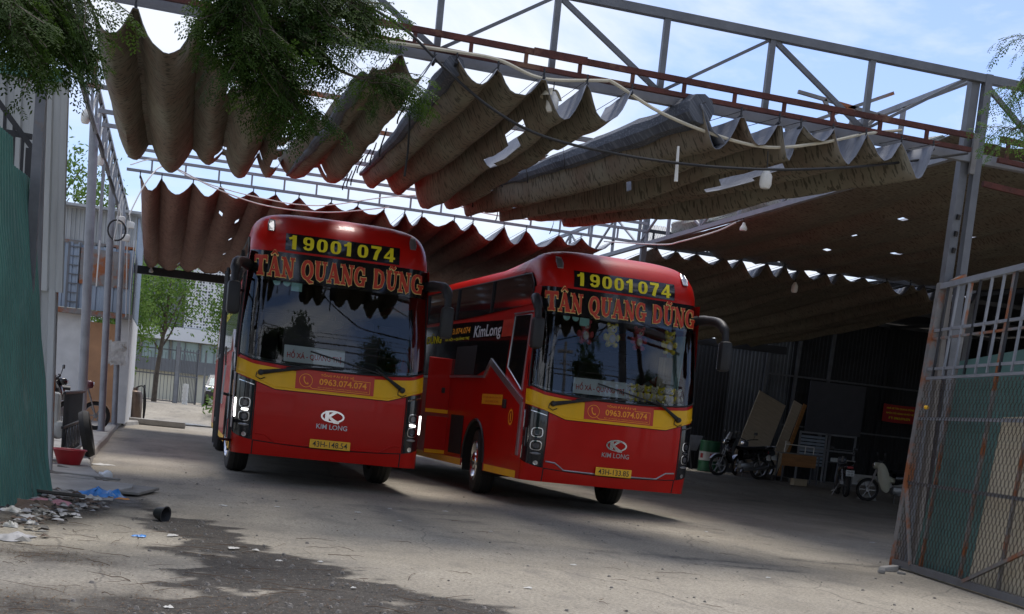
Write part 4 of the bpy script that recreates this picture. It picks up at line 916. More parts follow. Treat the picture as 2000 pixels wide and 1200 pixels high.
# ================================================================== canvas awnings
def tarp_mat(name, c1, c2, c3, tr=.22):
    m = bpy.data.materials.new(name); t, b, o = nodes(m); nn = t.nodes.new; ln = t.links.new
    uv = nn('ShaderNodeAttribute'); uv.attribute_name = 'canvas'
    def noise(vec, sc, det=5, rough=.6, st=None):
        n = nn('ShaderNodeTexNoise'); n.inputs['Scale'].default_value = sc; n.inputs['Detail'].default_value = det; n.inputs['Roughness'].default_value = rough
        if st: mpn = nn('ShaderNodeMapping'); mpn.inputs['Scale'].default_value = st; ln(vec, mpn.inputs[0]); ln(mpn.outputs[0], n.inputs['Vector'])
        else: ln(vec, n.inputs['Vector'])
        return n.outputs['Fac']
    def rr(s_, a, b_, c=0., d=1.):
        r = nn('ShaderNodeMapRange'); r.inputs[1].default_value = a; r.inputs[2].default_value = b_; r.inputs[3].default_value = c; r.inputs[4].default_value = d; ln(s_, r.inputs[0]); return r.outputs[0]
    def mix(f, A, B):
        x = nn('ShaderNodeMix'); x.data_type = 'RGBA'; ln(f, x.inputs[0])
        for k, vv in ((6, A), (7, B)):
            if isinstance(vv, tuple): x.inputs[k].default_value = (*vv, 1)
            else: ln(vv, x.inputs[k])
        return x.outputs[2]
    v = uv.outputs['Vector']
    c = mix(rr(noise(v, 1.2), .35, .65), c1, c2)
    c = mix(rr(noise(v, 12, 2, .5, (1, 2.2, 1)), .55, .60, 0, .75), c, c3)          # printed leaf dashes
    c = mix(rr(noise(v, 3.2, 8, .7, (2.5, .5, 1)), .58, .75, 0, .6), c, tuple(k*.45 for k in c1))
    ln(c, b.inputs['Base Color']); b.inputs['Roughness'].default_value = .75; b.inputs['Specular IOR Level'].default_value = .25
    bp = nn('ShaderNodeBump'); bp.inputs['Strength'].default_value = .5; bp.inputs['Distance'].default_value = .03
    ln(noise(v, 7, 6, .65, (1.6, .5, 1)), bp.inputs['Height']); ln(bp.outputs[0], b.inputs['Normal'])
    if tr:
        tl = nn('ShaderNodeBsdfTranslucent'); ln(c, tl.inputs[0]); ms = nn('ShaderNodeMixShader'); ms.inputs[0].default_value = tr
        ln(b.outputs[0], ms.inputs[1]); ln(tl.outputs[0], ms.inputs[2]); ln(ms.outputs[0], o.inputs[0])
    return m
CANV = tarp_mat('olive_canvas', (.34, .315, .235), (.28, .21, .155), (.085, .078, .055), .36)  # reddish second tone paints some coach-roof bounce light into the olive cloth
CANVD = tarp_mat('brown_olive_canvas', (.24, .22, .16), (.20, .165, .12), (.085, .07, .052), .28)
CANVR = tarp_mat('bounce_tinted_canvas', (.34, .20, .155), (.28, .15, .115), (.10, .06, .045), .30)  # red light bounced off the coach roofs is painted into this colour
CANVT = tarp_mat('silver_canvas_back', (.25, .265, .30), (.16, .17, .20), (.18, .19, .22), 0)
CANVP = tarp_mat('pale_faded_canvas', (.44, .45, .40), (.36, .38, .33), (.16, .18, .15), .1)
HOOK = MBLK
def tarp(name, label, near, far, Yn, Yf, zn, zf, waves, an=.26, af=.20, holes=None, nseg=9, ny=44, mat1=CANV, seed=0, fold=None, hooks=True, sagy=.06):
    """pleated sheet: cusps on the guide wires, bellies between them; near/far give the X range of either edge"""
    nxs = waves*nseg+1; ul = lin(0, 1, nxs); vl = lin(0, 1, ny)
    rs = np.random.default_rng(seed); dw = rs.uniform(.6, 1.45, waves+1); dj = rs.uniform(-.3, .3, waves+1)
    cuts = np.concatenate([[0], np.cumsum(rs.uniform(.65, 1.4, waves))]); cuts /= cuts[-1]
    def P(u, v):
        x = (near[0]+(near[1]-near[0])*u)*(1-v)+(far[0]+(far[1]-far[0])*u)*v
        k = min(waves-1, int(np.searchsorted(cuts, u, side='right')-1)); t = (u-cuts[k])/(cuts[k+1]-cuts[k]); t = min(1, max(0, t))
        A = (an+(af-an)*v)*dw[k]
        arc = 4*t*(1-t); arc = arc**1.08
        wob = .035*nz(u*waves*1.7+seed, v*5.)+.018*nz(u*waves*6.+seed, v*11.)
        y = Yn+(Yf-Yn)*v - .06*arc*(1-v) + (.10*arc+.05*dj[k])*v
        z = zn+(zf-zn)*v - sagy*4*v*(1-v) - A*arc*(1+.25*nz(v*3+seed, k*3.1)) + wob*arc
        e_ = (1-v)**6+v**6; return Vector((x+.02*nz(v*4, u*waves+seed), y+e_*(.07*nz(u*waves*2.3+seed, 9.1)+.03*nz(u*waves*9+seed)), z+.012*nz(u*waves*3+seed, v*26)))
    keep = None
    if holes: keep = lambda u, v: not any(h(u, v) for h in holes)
    T_ = thing(name, label, 'awning', (0, 0, 0), 0, 'canvas awnings')
    q = MB(); q.grid(P, ul, vl, keep=keep)
    o = q.build('canvas', CANVT, T_, 60)
    me = o.data; a = me.attributes.new('canvas', 'FLOAT_VECTOR', 'POINT'); W_ = abs(near[1]-near[0])
    a.data.foreach_set('vector', np.array([(u*W_*1.3+seed*3.7, v*abs(Yf-Yn), .0) for u in ul for v in vl], np.float32).ravel())
    me.materials.append(mat1)
    so_ = o.modifiers.new('thickness', 'SOLIDIFY'); so_.thickness = .006; so_.offset = 1; so_.material_offset = 1; so_.material_offset_rim = 0
    if hooks:
        for k in range(waves+1):
            u = float(cuts[k])
            for v, zt in ((.004, None),):
                p = P(min(u, .9999), 0); h = MB(); h.tube([p+Vector((0, .02, -.02)), p+Vector((0, .03, .06))], .010, 5); h.tube([p+Vector((0, .01, -.03)), p+Vector((0, .09, -.045))], .016, 5); h.build('hook', HOOK, T_)
    wi = MB()
    for k in range(waves+1):
        u = min(float(cuts[k]), .9999); a_, b_ = P(u, 0), P(u, 1); wi.tube([(a_.x, a_.y-.1, zn+.012), (b_.x, b_.y+.1, zf+.012)], .004, 4)
    wi.build('guide_wires', CABK, T_)['kind'] = 'stuff'
    return T_, P, cuts
def ellh(uc, vc, ru, rv): return lambda u, v: ((u-uc)/ru)**2+((v-vc)/rv)**2 < 1
# the torn front canvas: left sheet and its neighbour, still joined at the far edge
tarp('canvas_awning', 'broad olive canvas sheet torn open along its right side', (-.95, 1.22), (-.90, 1.28), 13.08, 19.55, 4.53, 4.42, 5, .30, .26, seed=1, ny=70,
     holes=[lambda u, v: u > .90 and v < .62+.1*math.sin(v*30), lambda u, v: v < .12+.04*math.sin(u*23) and u > .47, ellh(.62, .30, .02, .05), ellh(.60, .93, .02, .012), ellh(.64, .9, .014, .014), ellh(.84, .91, .016, .018), lambda u, v: u > .965 and .62 < v < .93, ellh(.97, .82, .06, .07)])
T2 = tarp('canvas_awning', 'narrow ragged canvas sheet with torn black strips on its right edge', (1.50, 2.20), (1.22, 2.22), 13.1, 19.5, 4.50, 4.42, 2, .26, .26, seed=2, ny=70,
     holes=[lambda u, v: u < .16-.3*v and v < .7, lambda u, v: u > .92-.10*abs(math.sin(v*14)) and .1 < v < .95, ellh(.6, .95, .05, .01)])
T3 = tarp('canvas_awning', 'pleated canvas sheet with a slit and a lamp hanging at its front', (2.42, 4.20), (2.38, 3.95), 13.1, 19.55, 4.53, 4.42, 4, .33, .27, seed=3, ny=60,
     holes=[lambda u, v: abs(u-.56-.16*(v-.25)) < .018 and .16 < v < .42, ellh(.5, .5, .012, .01), lambda u, v: u > .95-.08*abs(math.sin(v*17)) and .12 < v < .8])
T4 = tarp('canvas_awning', 'long bunched canvas sheet folded over at its corner next to the entrance post', (4.95, 7.60), (3.85, 5.60), 13.15, 19.6, 4.50, 4.40, 7, .29, .25, seed=4, ny=60,
     holes=[lambda u, v: abs(u-.60-.05*(v-.2)) < .010 and .14 < v < .36, ellh(.33, .45, .012, .014), ellh(.55, .7, .012, .01), ellh(.25, .85, .02, .01)])
def rolled_edge(T, u, r0, v0, v1, seed):
    root, P, _ = T; q = MB(); n_ = 40; pts_ = []; rs_ = []
    for i in range(n_):
        v = v0+(v1-v0)*i/(n_-1); p = P(u, v); pts_.append(p+Vector((.02*nz(v*7+seed), 0, -.03+.02*nz(v*9+seed))))
        rs_.append(max(.012, r0*(1-.75*(i/(n_-1))**1.3)*(1+.35*nz(v*13+seed))))
    q.tube(pts_, rs_, 9); o = q.build('rolled_edge', CANVE, root, True)
    a_ = o.data.attributes.new('canvas', 'FLOAT_VECTOR', 'POINT'); a_.data.foreach_set('vector', np.array([(v.co.x*4+v.co.z*4, v.co.y, 0) for v in o.data.vertices], np.float32).ravel())
CANVE = tarp_mat('dark_silver_canvas_edge', (.11, .12, .14), (.06, .065, .08), (.16, .17, .19), 0)
rolled_edge(T2, .14, .075, .05, .98, 1); rolled_edge(T3, .0, .10, .02, .99, 2); rolled_edge(T4, .0, .15, .0, .99, 3)
def torn_strips(T, u, vs_, seed):
    root, P, _ = T; rs = np.random.default_rng(seed)
    for v in vs_:
        p = P(u, v); l_ = rs.uniform(.12, .38); w_ = rs.uniform(.015, .035); q = MB()
        q.grid(lambda a, b: p+Vector((.03*math.sin(b*3+seed)+.02*a, (a-.5)*w_*(1-.7*b)*2, .03-l_*b)), [0, .5, 1], lin(0, 1, 6)); q.build('torn_strip', MBLK, root)
torn_strips(T2, .93, (.25, .42, .55, .63, .74, .83, .9, .97), 2); torn_strips(T3, .97, (.3, .52, .7, .93), 5); torn_strips(T4, .3, (.99,), 6); torn_strips(T4, .8, (.99,), 7)
# corner flap showing the silver back
q = MB(); q.grid(lambda u, v: Vector((4.93-.02*v+.30*u*(1-.6*v)-.16*v, 13.1+4.6*v, 4.51-.05*v-.36*(1-v)**1.2*u**.8*1.0+.02*math.sin(9*u+5*v))), lin(0, 1, 12), lin(0, 1, 30)); fl = q.build('canvas_flap', CANVT, None, 60)
a = fl.data.attributes.new('canvas', 'FLOAT_VECTOR', 'POINT'); a.data.foreach_set('vector', np.array([(v.co.x, v.co.y, v.co.z) for v in fl.data.vertices], np.float32).ravel()); so_ = fl.modifiers.new('t', 'SOLIDIFY'); so_.thickness = .005
tag(fl, 'crumpled silver back of the canvas folded over at the torn edge', 'awning flap')
# rear canvas over the coaches and its continuation over the right bay
tarp('canvas_awning', 'rear canvas with red bounce light painted in, hanging behind the roofs of the coaches with small holes', (-.72, 7.55), (-.85, 7.6), 23.75, 36.1, 4.56, 4.2, 18, .20, .12, seed=5, ny=40, mat1=CANVR, nseg=7,
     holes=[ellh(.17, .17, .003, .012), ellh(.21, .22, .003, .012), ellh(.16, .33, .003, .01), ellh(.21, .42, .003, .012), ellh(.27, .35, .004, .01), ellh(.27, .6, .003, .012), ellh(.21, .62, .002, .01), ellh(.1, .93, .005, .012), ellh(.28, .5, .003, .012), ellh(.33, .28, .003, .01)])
tarp('canvas_awning', 'rear olive canvas sloping down over the dark right bay', (8.45, 15.2), (8.45, 16.4), 23.9, 36.6, 4.60, 4.15, 16, .20, .14, seed=6, ny=36, mat1=CANVD, nseg=7, holes=[ellh(.2, .9, .01, .02)])
tarp('canvas_awning', 'sagging brown olive canvas with white rips beyond the entrance post', (8.45, 15.4), (8.45, 15.4), 14.2, 24.1, 4.95, 4.70, 9, .10, .10, seed=8, ny=60, mat1=CANVD, nseg=8, hooks=False, sagy=.16,
     holes=[lambda u, v: abs(v-.52-.06*math.sin(u*4)) < .004 and .23 < u < .34, lambda u, v: abs(v-.30) < .003 and .62 < u < .70, ellh(.42, .42, .006, .006), ellh(.3, .7, .006, .005), ellh(.55, .6, .005, .006), ellh(.7, .55, .006, .005), ellh(.2, .35, .008, .004), ellh(.36, .55, .005, .005), lambda u, v: abs(v-.62) < .003 and .40 < u < .46])
q = MB()
def rollp(t, a):
    y = 14.6+8.8*t; r_ = .07+.05*abs(nz(t*9))+.02*math.sin(3*a+t*20); return Vector((8.56+r_*math.cos(a)+.05*nz(t*5), y, 4.93-.02*t-.10*math.sin(t*3.1)+r_*1.25*math.sin(a)))
q.grid(rollp, lin(0, 1, 60), lin(0, 2*math.pi, 13)); o = q.build('rolled_canvas_edge', None or CANVP, None, True)
a = o.data.attributes.new('canvas', 'FLOAT_VECTOR', 'POINT'); a.data.foreach_set('vector', np.array([(v.co.x*3+v.co.z*3, v.co.y, 0) for v in o.data.vertices], np.float32).ravel())
tag(o, 'pale rolled edge of the canvas lying along the side truss', 'awning roll')
# translucent sheets behind the dark ladder beam
def corr(mb, o, ud, W_, vd, H_, nd, period=.2, amp=.02, nv=2, prof='trap', top=None):
    o, ud, vd, nd = Vector(o), Vector(ud), Vector(vd), Vector(nd); us = []; k = int(W_/period)+1
    for i in range(k):
        b_ = i*period
        seq = ((0, 0), (.38, 0), (.5, 1), (.88, 1)) if prof == 'trap' else tuple((j/6, .5-.5*math.cos(2*math.pi*j/6)) for j in range(6))
        for f, a_ in seq:
            if b_+f*period <= W_: us.append((b_+f*period, a_*amp))
    us.append((W_, 0)); vs = []
    for x, a_ in us:
        for j in range(nv): h = (top(x) if top else H_); vs.append(o+ud*x+vd*(h*j/(nv-1))+nd*a_)
    return mb.add(vs, [(i*nv+j, (i+1)*nv+j, (i+1)*nv+j+1, i*nv+j+1) for i in range(len(us)-1) for j in range(nv-1)])
RS = thing('roof_sheeting', 'pale corrugated roof sheets showing through the dark ladder beam', 'roof sheet')
for i in range(7):
    q = MB(); corr(q, (8.4+i*.98, 24.42, 4.72), (1, 0, 0), .96, (0, .62, .55), .75, (0, -.6, .6), .076, .018, prof='sine'); q.build('sheet', GSHEET, RS)
# ================================================================== left side: gate leaf, hoarding, shed
# open gate leaf clad with green sheet, standing along X = -1.2
GT = thing('gate_leaf', 'open gate leaf clad in green corrugated sheet with dark steel bars above', 'gate', (0, 0, 0))
ga, gb = Vector((-1.60, 9.2, 0)), Vector((-1.10, 13.78, 0)); gd = (gb-ga); GL = gd.length; gd.normalize(); gn = Vector((gd.y, -gd.x, 0))
n_sheet = 5; ws_ = GL/n_sheet
for i in range(n_sheet):
    q = MB(); o_ = ga+gd*(ws_*i)+gn*(.02+.004*(i % 2)); z0 = .03+.04*nz(i*3.3)
    corr(q, o_+Vector((0, 0, z0)), gd, ws_+.03, Vector((-.108, .0, 1)), 2.92+.22*(n_sheet-1-i), gn, .095, .022, 9)
    for j, v in enumerate(q.v):          # the sheet is dented and kicks out at its foot
        f = max(0, 1-v[2]/1.3); b_ = .035*nz(v[1]*1.7, v[2]*1.4)+.05*f*f*(1 if i == n_sheet-1 else .4)*(1+nz(v[1]*9, 3.3))
        q.v[j] = (v[0]+b_, v[1], v[2]+(.05*nz(v[1]*4.4, 7.7) if v[2] < .2 else 0))
    q.build('green_sheet', GREEN, GT, 30)
for z in (.5, 1.5, 2.45): part_bar(GT, 'rail', ga+Vector((-.05-.108*z, 0, z)), gb+Vector((-.05-.108*z, 0, z)), .04, .05, MBLK)
part_bar(GT, 'stile', gb+Vector((-.05, 0, .02)), gb+Vector((-.36, 0, 2.9)), .05, .05, MBLK)
BF = thing('barred_fence', 'dark barred steel panel with a sloping top rail above the green gate leaf', 'fence panel')
part_bar(BF, 'top_rail', atY(-60, 120, 14.05), atY(63, 290, 14.05), .05, .05, MBLK); part_bar(BF, 'rail', atY(-60, 245, 14.06), atY(63, 268, 14.06), .045, .05, MBLK); part_bar(BF, 'lower_rail', atY(-60, 300, 14.05), atY(63, 352, 14.05), .04, .05, MBLK)
for x_, t_ in ((10, 218), (28, 243), (45, 268)): part_bar(BF, 'bar', atY(x_, t_, 14.05), atY(x_-7, 400, 14.05), .028, .028, MBLK, up=(0, 1, 0))
part_bar(BF, 'end_plate', atY(57, 290, 14.04), atY(52, 380, 14.04), .06, .03, MBLK, up=(0, 1, 0))
# grey hoarding facing the yard, behind the gate leaf
HO = thing('corrugated_hoarding', 'tall grey ribbed sheet hoarding streaked with rust behind the green gate', 'hoarding')
for i in range(3):
    for z0, h in ((.0, 2.06), (2.03, 2.25)):
        q = MB(); corr(q, (-1.18-.92*(i+1)-.0*z0, 15.5+(.0 if z0 else .012), z0), (1, 0, 0), .925, (-.035, 0, 1), h, (0, -1, 0), .155, .03, 4)
        q.build('sheet', GSHEET, HO, 30)
q = MB()
for z0 in (2.05, 4.2): q.box2((-4, 15.54, z0), (-1.25, 15.6, z0+.06))
q.build('rail', RUSTP, HO)
q = MB(); q.box2((-3.95, 15.44, 4.2), (-1.32, 15.452, 4.31)); q.build('green_capping', GREENS, HO)
q = MB(); q.bar((-1.30, 14.4, 0), (-1.42, 14.4, 4.02), .10, .10); tag(q.build('steel_post', GALV), 'thick grey steel post in front of the ribbed hoarding', 'post')
q = MB(); q.bar((-1.20, 15.62, 0), (-1.33, 15.62, 4.3), .05, .05); tag(q.build('edge_angle', RUSTP), 'slim rusty angle iron along the hoarding edge', 'post')
# small grille beside the first pole
GR = thing('low_grille', 'low dark steel grille between the red basin and the first pole', 'grille', (-1.22, 17.3, .1))
for z in (.04, .42, .84): part_bar(GR, 'rail', (0, 0, z), (.02, 3.6, z), .03, .03, MBLK)
for i in range(19): part_bar(GR, 'bar', (.0, .1+.19*i, .02), (.0, .1+.19*i, .86), .016, .016, MBLK, up=(0, 1, 0))
for i in range(6):
    q = MB(); q.tube([(.012, .35+.55*i+.14*math.cos(t), .25+.14*math.sin(t)) for t in lin(0, 2*math.pi, 14)], .008, 4); q.build('scroll', MBLK, GR)
# old rubber tyre leaning on the grille
q = MB(); q.lathe([(.20, -.06), (.29, -.065), (.315, 0), (.29, .065), (.20, .06)], 26, Matrix.Translation((-1.02, 18.9, .41)) @ Matrix.Rotation(R(78), 4, 'Y'), closed=True); tag(q.build('old_tyre', RUB, None, True), 'worn black tyre leaning against the low grille', 'tyre')
# white stone trough / blocks
STONE = mat('pale_stone', (.55, .55, .52), .85, 0, .2, 7, col2=(.40, .39, .36), thr=.58, bump=.3)
q = MB(); q.bbox((-1.45, 17.75, .68), (.30, .42, .52), .05); q.bbox((-1.30, 17.7, .48), (.14, .34, .22), .05)
for j, v in enumerate(q.v): q.v[j] = (v[0]+.03*nz(v[2]*5, v[0]*4), v[1], v[2]+.03*nz(v[0]*6, v[1]*3))
tag(q.build('stone_slab', STONE, None, True), 'rough white stone slab resting on the block behind the red basin', 'stone')
q = MB(); q.bbox((-1.50, 17.4, .22), (.34, .5, .42), .03); tag(q.build('stone_block', STONE, None, True), 'pale square stone block by the foot of the green gate', 'stone')
q = MB(); q.bbox((-1.58, 16.6, .42), (.26, .40, .62), .02); tag(q.build('stone_block', STONE, None, True), 'tall pale block half hidden behind the green gate', 'stone')
# red basin
q = MB(); q.lathe([(.0, .0), (.15, .0), (.225, .20), (.245, .205), (.235, .215), (.215, .205), (.145, .015), (0, .015)], 28, Matrix.Translation((-1.10, 17.0, .105)) @ Matrix.Scale(.85, 4)); tag(q.build('plastic_basin', REDP, None, True), 'red plastic wash basin on the concrete apron', 'basin')
# --- shed at the back left
SH = thing('tin_shed', 'low shed with blue-grey sheet walls above a white wall and peach panel', 'shed', (0, 34.6, 0))
q = MB(); q.box2((-6, 0, .1), (-2.02, .2, 2.62)); q.box2((-1.28, 0, .1), (-1.0, .2, 2.62)); q.build('white_wall', WPAINT, SH)
q = MB(); q.box2((-2.02, .05, .1), (-1.28, .12, 2.48)); q.build('peach_panel', PEACH, SH)
q = MB(); q.box2((-6, -.25, 2.62), (-1.0, .22, 2.74)); q.build('lintel_rail', RUSTP, SH)
for i in range(5):
    q = MB(); corr(q, (-6+i*.985, -.02-.006*(i%2), 2.76), (1, 0, 0), 1.02, (0, 0, 1), 1.55, (0, -1, 0), .2, .03); q.build('wall_sheet', BSHEET, SH)
    q = MB(); corr(q, (-6+i*.985, .02-.006*(i%2), 4.36), (1, 0, 0), 1.02, (0, 0, 1), .75, (0, -1, 0), .1, .02); q.build('wall_sheet', GSHEET, SH)
q = MB(); q.box2((-6, -.05, 4.28), (-1.05, .0, 4.36)); q.box2((-2.3, -.08, 3.35), (-1.15, -.04, 4.2)); q.build('rusty_trim', RUSTP, SH)
q = MB(); q.box2((-6.2, -.4, 5.12), (-.95, 6, 5.18)); q.build('roof', GSHEET, SH)
q = MB(); q.box2((-1.13, .2, .1), (-1.0, 6, 2.7)); q.build('white_side_wall', WPAINT, SH)
q = MB(); corr(q, (-1.03, 34.9-34.6, 2.75), (0, 1, 0), 5.6, (0, 0, 1), 2.36, (1, 0, 0), .2, .03); q.build('wall_sheet', BSHEET, SH)
q = MB(); q.bar((-2.55, -.06, 2.75), (-2.55, -.06, 4.3), .05, .05); q.bar((-2.3, -.06, 2.75), (-2.3, -.06, 4.3), .04, .04)
for z in lin(2.9, 4.2, 7): q.bar((-2.55, -.06, z), (-2.3, -.06, z), .03, .03)
q.build('ladder', GALV, SH)
# water tank / compressor by the corner
TK = thing('steel_tank', 'upright steel pressure tank with hoses at the end of the apron', 'tank', (-.92, 40, .02)); TK.scale = (1.35, 1.35, 1.12)
q = MB(); q.lathe([(.0, .0), (.13, .01), (.155, .08), (.155, .66), (.13, .76), (.05, .80), (.05, .86), (.0, .87)], 20); q.build('vessel', mat('brown_steel_tank', (.20, .15, .12), .35, .7, .3, 6), TK, True)
q = MB(); q.tube(spline([(.0, 0, .86), (.16, -.1, .9), (.22, -.12, .5), (.2, -.1, .05)], 6), .016, 6); q.tube([(-.2, .05, 0), (-.17, .03, .95)], .02, 6); q.tube([(.2, .05, 0), (.17, .03, .95)], .02, 6); q.build('hose_and_handle', CABK, TK, True)
q = MB(); q.bbox((-.35, 38.6, .09), (1.7, .42, .16), .02); tag(q.build('kerb_stone', CONC), 'long grey kerb slab in front of the steel tank', 'kerb')
q = MB(); q.tube(spline([(-.6, 40, .06), (.2, 41, .03), (1.3, 41.6, .03), (3, 42.5, .03), (4.5, 42, .03)], 8), .022, 6); tag(q.build('water_hose', CABK, None, True), 'black hose lying across the wet ground behind the tank', 'hose')
# foam / pale puddle rubbish line
q = MB()
for i in range(26):
    x, y = -.3+rng.random()*3.0, 42.6+rng.random()*2.2; s = .08+.16*rng.random(); q.add([(x+s*math.cos(t)*1.6, y+s*math.sin(t)*1.6, .012+.006*math.cos(3*t)) for t in lin(0, 5.6, 8)], [tuple(range(8))])
tag(q.build('wet_scum', mat('pale_scum', (.42, .45, .47), .25, 0, .4, 9)), 'pale scum and plastic film on the wet patch before the ramp', 'scum', kind='stuff')

# ================================================================== motorbikes
BIKB = mat('black_bike_paint', (.014, .014, .016), .25, 0, .2, 9, coat=.4)
BIKR = mat('dark_red_bike_paint', (.10, .012, .018), .3, 0, .2, 9, coat=.4)
BIKG = mat('grey_bike_paint', (.10, .11, .13), .35, .3, .2, 9)
CREAMP = mat('cream_fairing', (.55, .54, .42), .4, 0, .1, 9)
ENG = mat('engine_metal', (.28, .28, .28), .4, .8, .3, 20)
def motorbike(label, loc, rotz, body, scooter=True, plate=True, shield=False, front_panel=None):
    """local: front towards -x, wheelbase 1.25"""
    T_ = thing('motorbike', label, 'motorbike', loc, rotz, 'parked motorbikes')
    for xx in (-.62, .62):
        q = MB(); Mw = Matrix.Translation((xx, 0, .29)) @ Matrix.Rotation(math.pi/2, 4, 'X'); q.lathe([(.215, -.035), (.265, -.045), (.29, 0), (.265, .045), (.215, .035)], 26, Mw, closed=True); W_ = q.build('tyre', RUB, T_, True)
        q = MB(); q.lathe([(.22, -.025), (.205, -.03), (.205, .03), (.22, .025)], 26, Mw); q.lathe([(.0, -.05), (.05, -.05), (.05, .05), (.0, .05)], 12, Mw)
        for k in range(6): a = k*math.pi/3; q.bar((xx+.03*math.cos(a), 0, .29+.03*math.sin(a)), (xx+.21*math.cos(a), 0, .29+.21*math.sin(a)), .02, .035, up=(0, 1, 0))
        q.build('rim', ENG, W_, True)
    q = MB(); q.tube([(-.62, .05, .29), (-.42, .05, .88)], .018, 6); q.tube([(-.62, -.05, .29), (-.42, -.05, .88)], .018, 6); q.tube([(-.40, 0, .80), (-.36, 0, 1.0)], .03, 8); q.build('fork', ENG, T_, True)
    q = MB(); q.tube(spline([(-.30, -.33, 1.04), (-.38, -.15, 1.02), (-.37, 0, .99), (-.38, .15, 1.02), (-.30, .33, 1.04)], 5), .015, 6); HB = q.build('handlebar', MBLK, T_, True)
    for sg in (-1, 1):
        q = MB(); q.tube([(-.36, sg*.22, 1.03), (-.38, sg*.28, 1.16)], .007, 5); q.bbox((-.385, sg*.30, 1.19), (.025, .12, .075), .012); q.build('mirror', MBLK, HB, True)
    q = MB()
    for t in (-1, 1): pass
    q.grid(lambda t, u: Vector((-.62+.31*math.cos(t), (.06-.12*u), .29+.31*math.sin(t))), lin(R(15), R(150), 12), lin(0, 1, 4)); q.build('front_mudguard', SILV if front_panel is None else front_panel, T_, True)
    prof = [(-.50, .52, .05, .10), (-.42, .70, .14, .20), (-.36, .88, .15, .18), (-.30, .98, .10, .06)]
    q = MB()
    if scooter:
        q.grid(lambda s, t: Vector((float(np.interp(t, [0, .3, .6, 1], [-.34, -.46, -.50, -.34]))+.10*abs(s)**2, s*float(np.interp(t, [0, .4, .75, 1], [.16, .20, .16, .08])), .36+.66*t)), lin(-1, 1, 9), lin(0, 1, 10))
        q.grid(lambda s, t: Vector((-.36+.62*t, s*.14, .40-.02*t)), lin(-1, 1, 3), lin(0, 1, 3)); q.bbox((-.46, 0, .92), (.14, .24, .13), .04)
    else:
        q.tube(spline([(-.42, 0, .84), (-.2, 0, .64), (.1, 0, .55), (.35, 0, .62)], 5), [.05]*4+[.07]*8+[.05]*4, 8); q.bbox((-.46, 0, .90), (.16, .22, .16), .05)
        for sg in (-1, 1): q.grid(lambda s, t, sg=sg: Vector((-.40+.16*t-.06*s, sg*(.10+.06*t), .78-.42*t+.10*s)), lin(-1, 1, 4), lin(0, 1, 5))
    F_ = q.build('front_fairing', front_panel or body, T_, 50)
    if front_panel is CREAMP:
        q = MB(); q.grid(lambda r_, a: Vector((-.30+.15*r_*math.cos(a)-.10*r_*math.sin(a), -.17-.05*(1-r_*r_), .62+.36*r_*math.sin(a))), lin(0, 1, 5), lin(0, 2*math.pi, 21)); q.build('leg_shield', CREAMP, T_, 'all')
    q = MB(); q.bbox((-.545, 0, .92), (.02, .13, .08), .01); q.build('headlamp', CHR, F_, True)
    if shield: q = MB(); q.grid(lambda s, t: Vector((-.50+.10*t+.05*s*s, s*.13*(1-.3*t), .98+.20*t)), lin(-1, 1, 5), lin(0, 1, 4)); q.build('fly_screen', SILV, F_, True)
    q = MB(); q.grid(lambda t, a: Vector((.0+.78*t, .16*(1-.45*t*t)*math.cos(a), .62+.10*t+.17*math.sin(a)*(1-.45*t))), lin(0, 1, 9), lin(0, 2*math.pi, 13)); q.build('rear_body', body, T_, True)
    q = MB(); q.grid(lambda t, a: Vector((-.10+.78*t, .135*(1-.3*t*t)*math.cos(a), .79+.06*t*t+.05*math.sin(a))), lin(0, 1, 8), lin(0, 2*math.pi, 13)); q.add([], []); q.build('seat', MBLK, T_, True)
    q = MB(); q.tube([(.68, .10, .84), (.80, .09, .90), (.80, -.09, .90), (.68, -.10, .84)], .014, 6); q.build('grab_rail', ENG, T_, True)
    q = MB(); q.bbox((.20, 0, .33), (.42, .20, .20), .04); q.tube([(.1, -.12, .22), (.45, -.15, .28), (.78, -.16, .36)], [.025, .045, .05], 8); q.build('engine_and_exhaust', ENG, T_, True)
    q = MB(); q.tube([(.62, .10, .30), (.45, .12, .68)], .022, 6); q.tube([(.62, -.10, .30), (.45, -.12, .68)], .022, 6); q.build('rear_shock', ENG, T_, True)
    q = MB(); q.bbox((.80, 0, .74), (.03, .14, .06), .01); q.build('tail_lamp', REDP, T_, True)
    q = MB(); q.tube([(.05, -.1, .3), (.0, -.22, .01)], .012, 5); q.build('side_stand', ENG, T_)
    if plate:
        q = MB(); q.bbox((.86, 0, .60), (.012, .20, .15), .004, Matrix.Rotation(R(-14), 3, 'Y')); PL = q.build('number_plate', SIGNW, T_)
        for k, tx in enumerate(('43-H1', '123.27')):
            vs, fs = fit2d(text2d(tx, 1, .02), .15, .045, 0, 0); q = MB(); Mr = Matrix.Rotation(R(-14), 3, 'Y'); q.add([Mr @ Vector((.0085, x, z+.032-.064*k))+Vector((.86, 0, .60)) for x, z in vs], fs); q.build('plate_lettering', MBLK, PL)
    return T_
motorbike('dark red motorbike with black seat parked in front of the white shed wall', (-2.02, 28.6, .105), R(6)+math.pi, BIKR, False, False)
motorbike('black motorbike half hidden behind the first pole', (-2.35, 26.2, .105), R(20)+math.pi, BIKB, True, False)
motorbike('black scooter with silver fly screen in front of the green drum', (14.72, 33.2, gh(14.7, 33.2)), R(6), BIKB, True, True, True)
motorbike('dark motorbike with white number plate standing beside the orange desk', (16.45, 30.7, gh(16.45, 30.7)), R(-108), BIKB, False, True, front_panel=BIKG)
motorbike('motorbike with cream leg shield half hidden behind the rusty gate post', (17.45, 30.0, gh(17.4, 30)), R(-12), BIKB, False, False, front_panel=CREAMP)
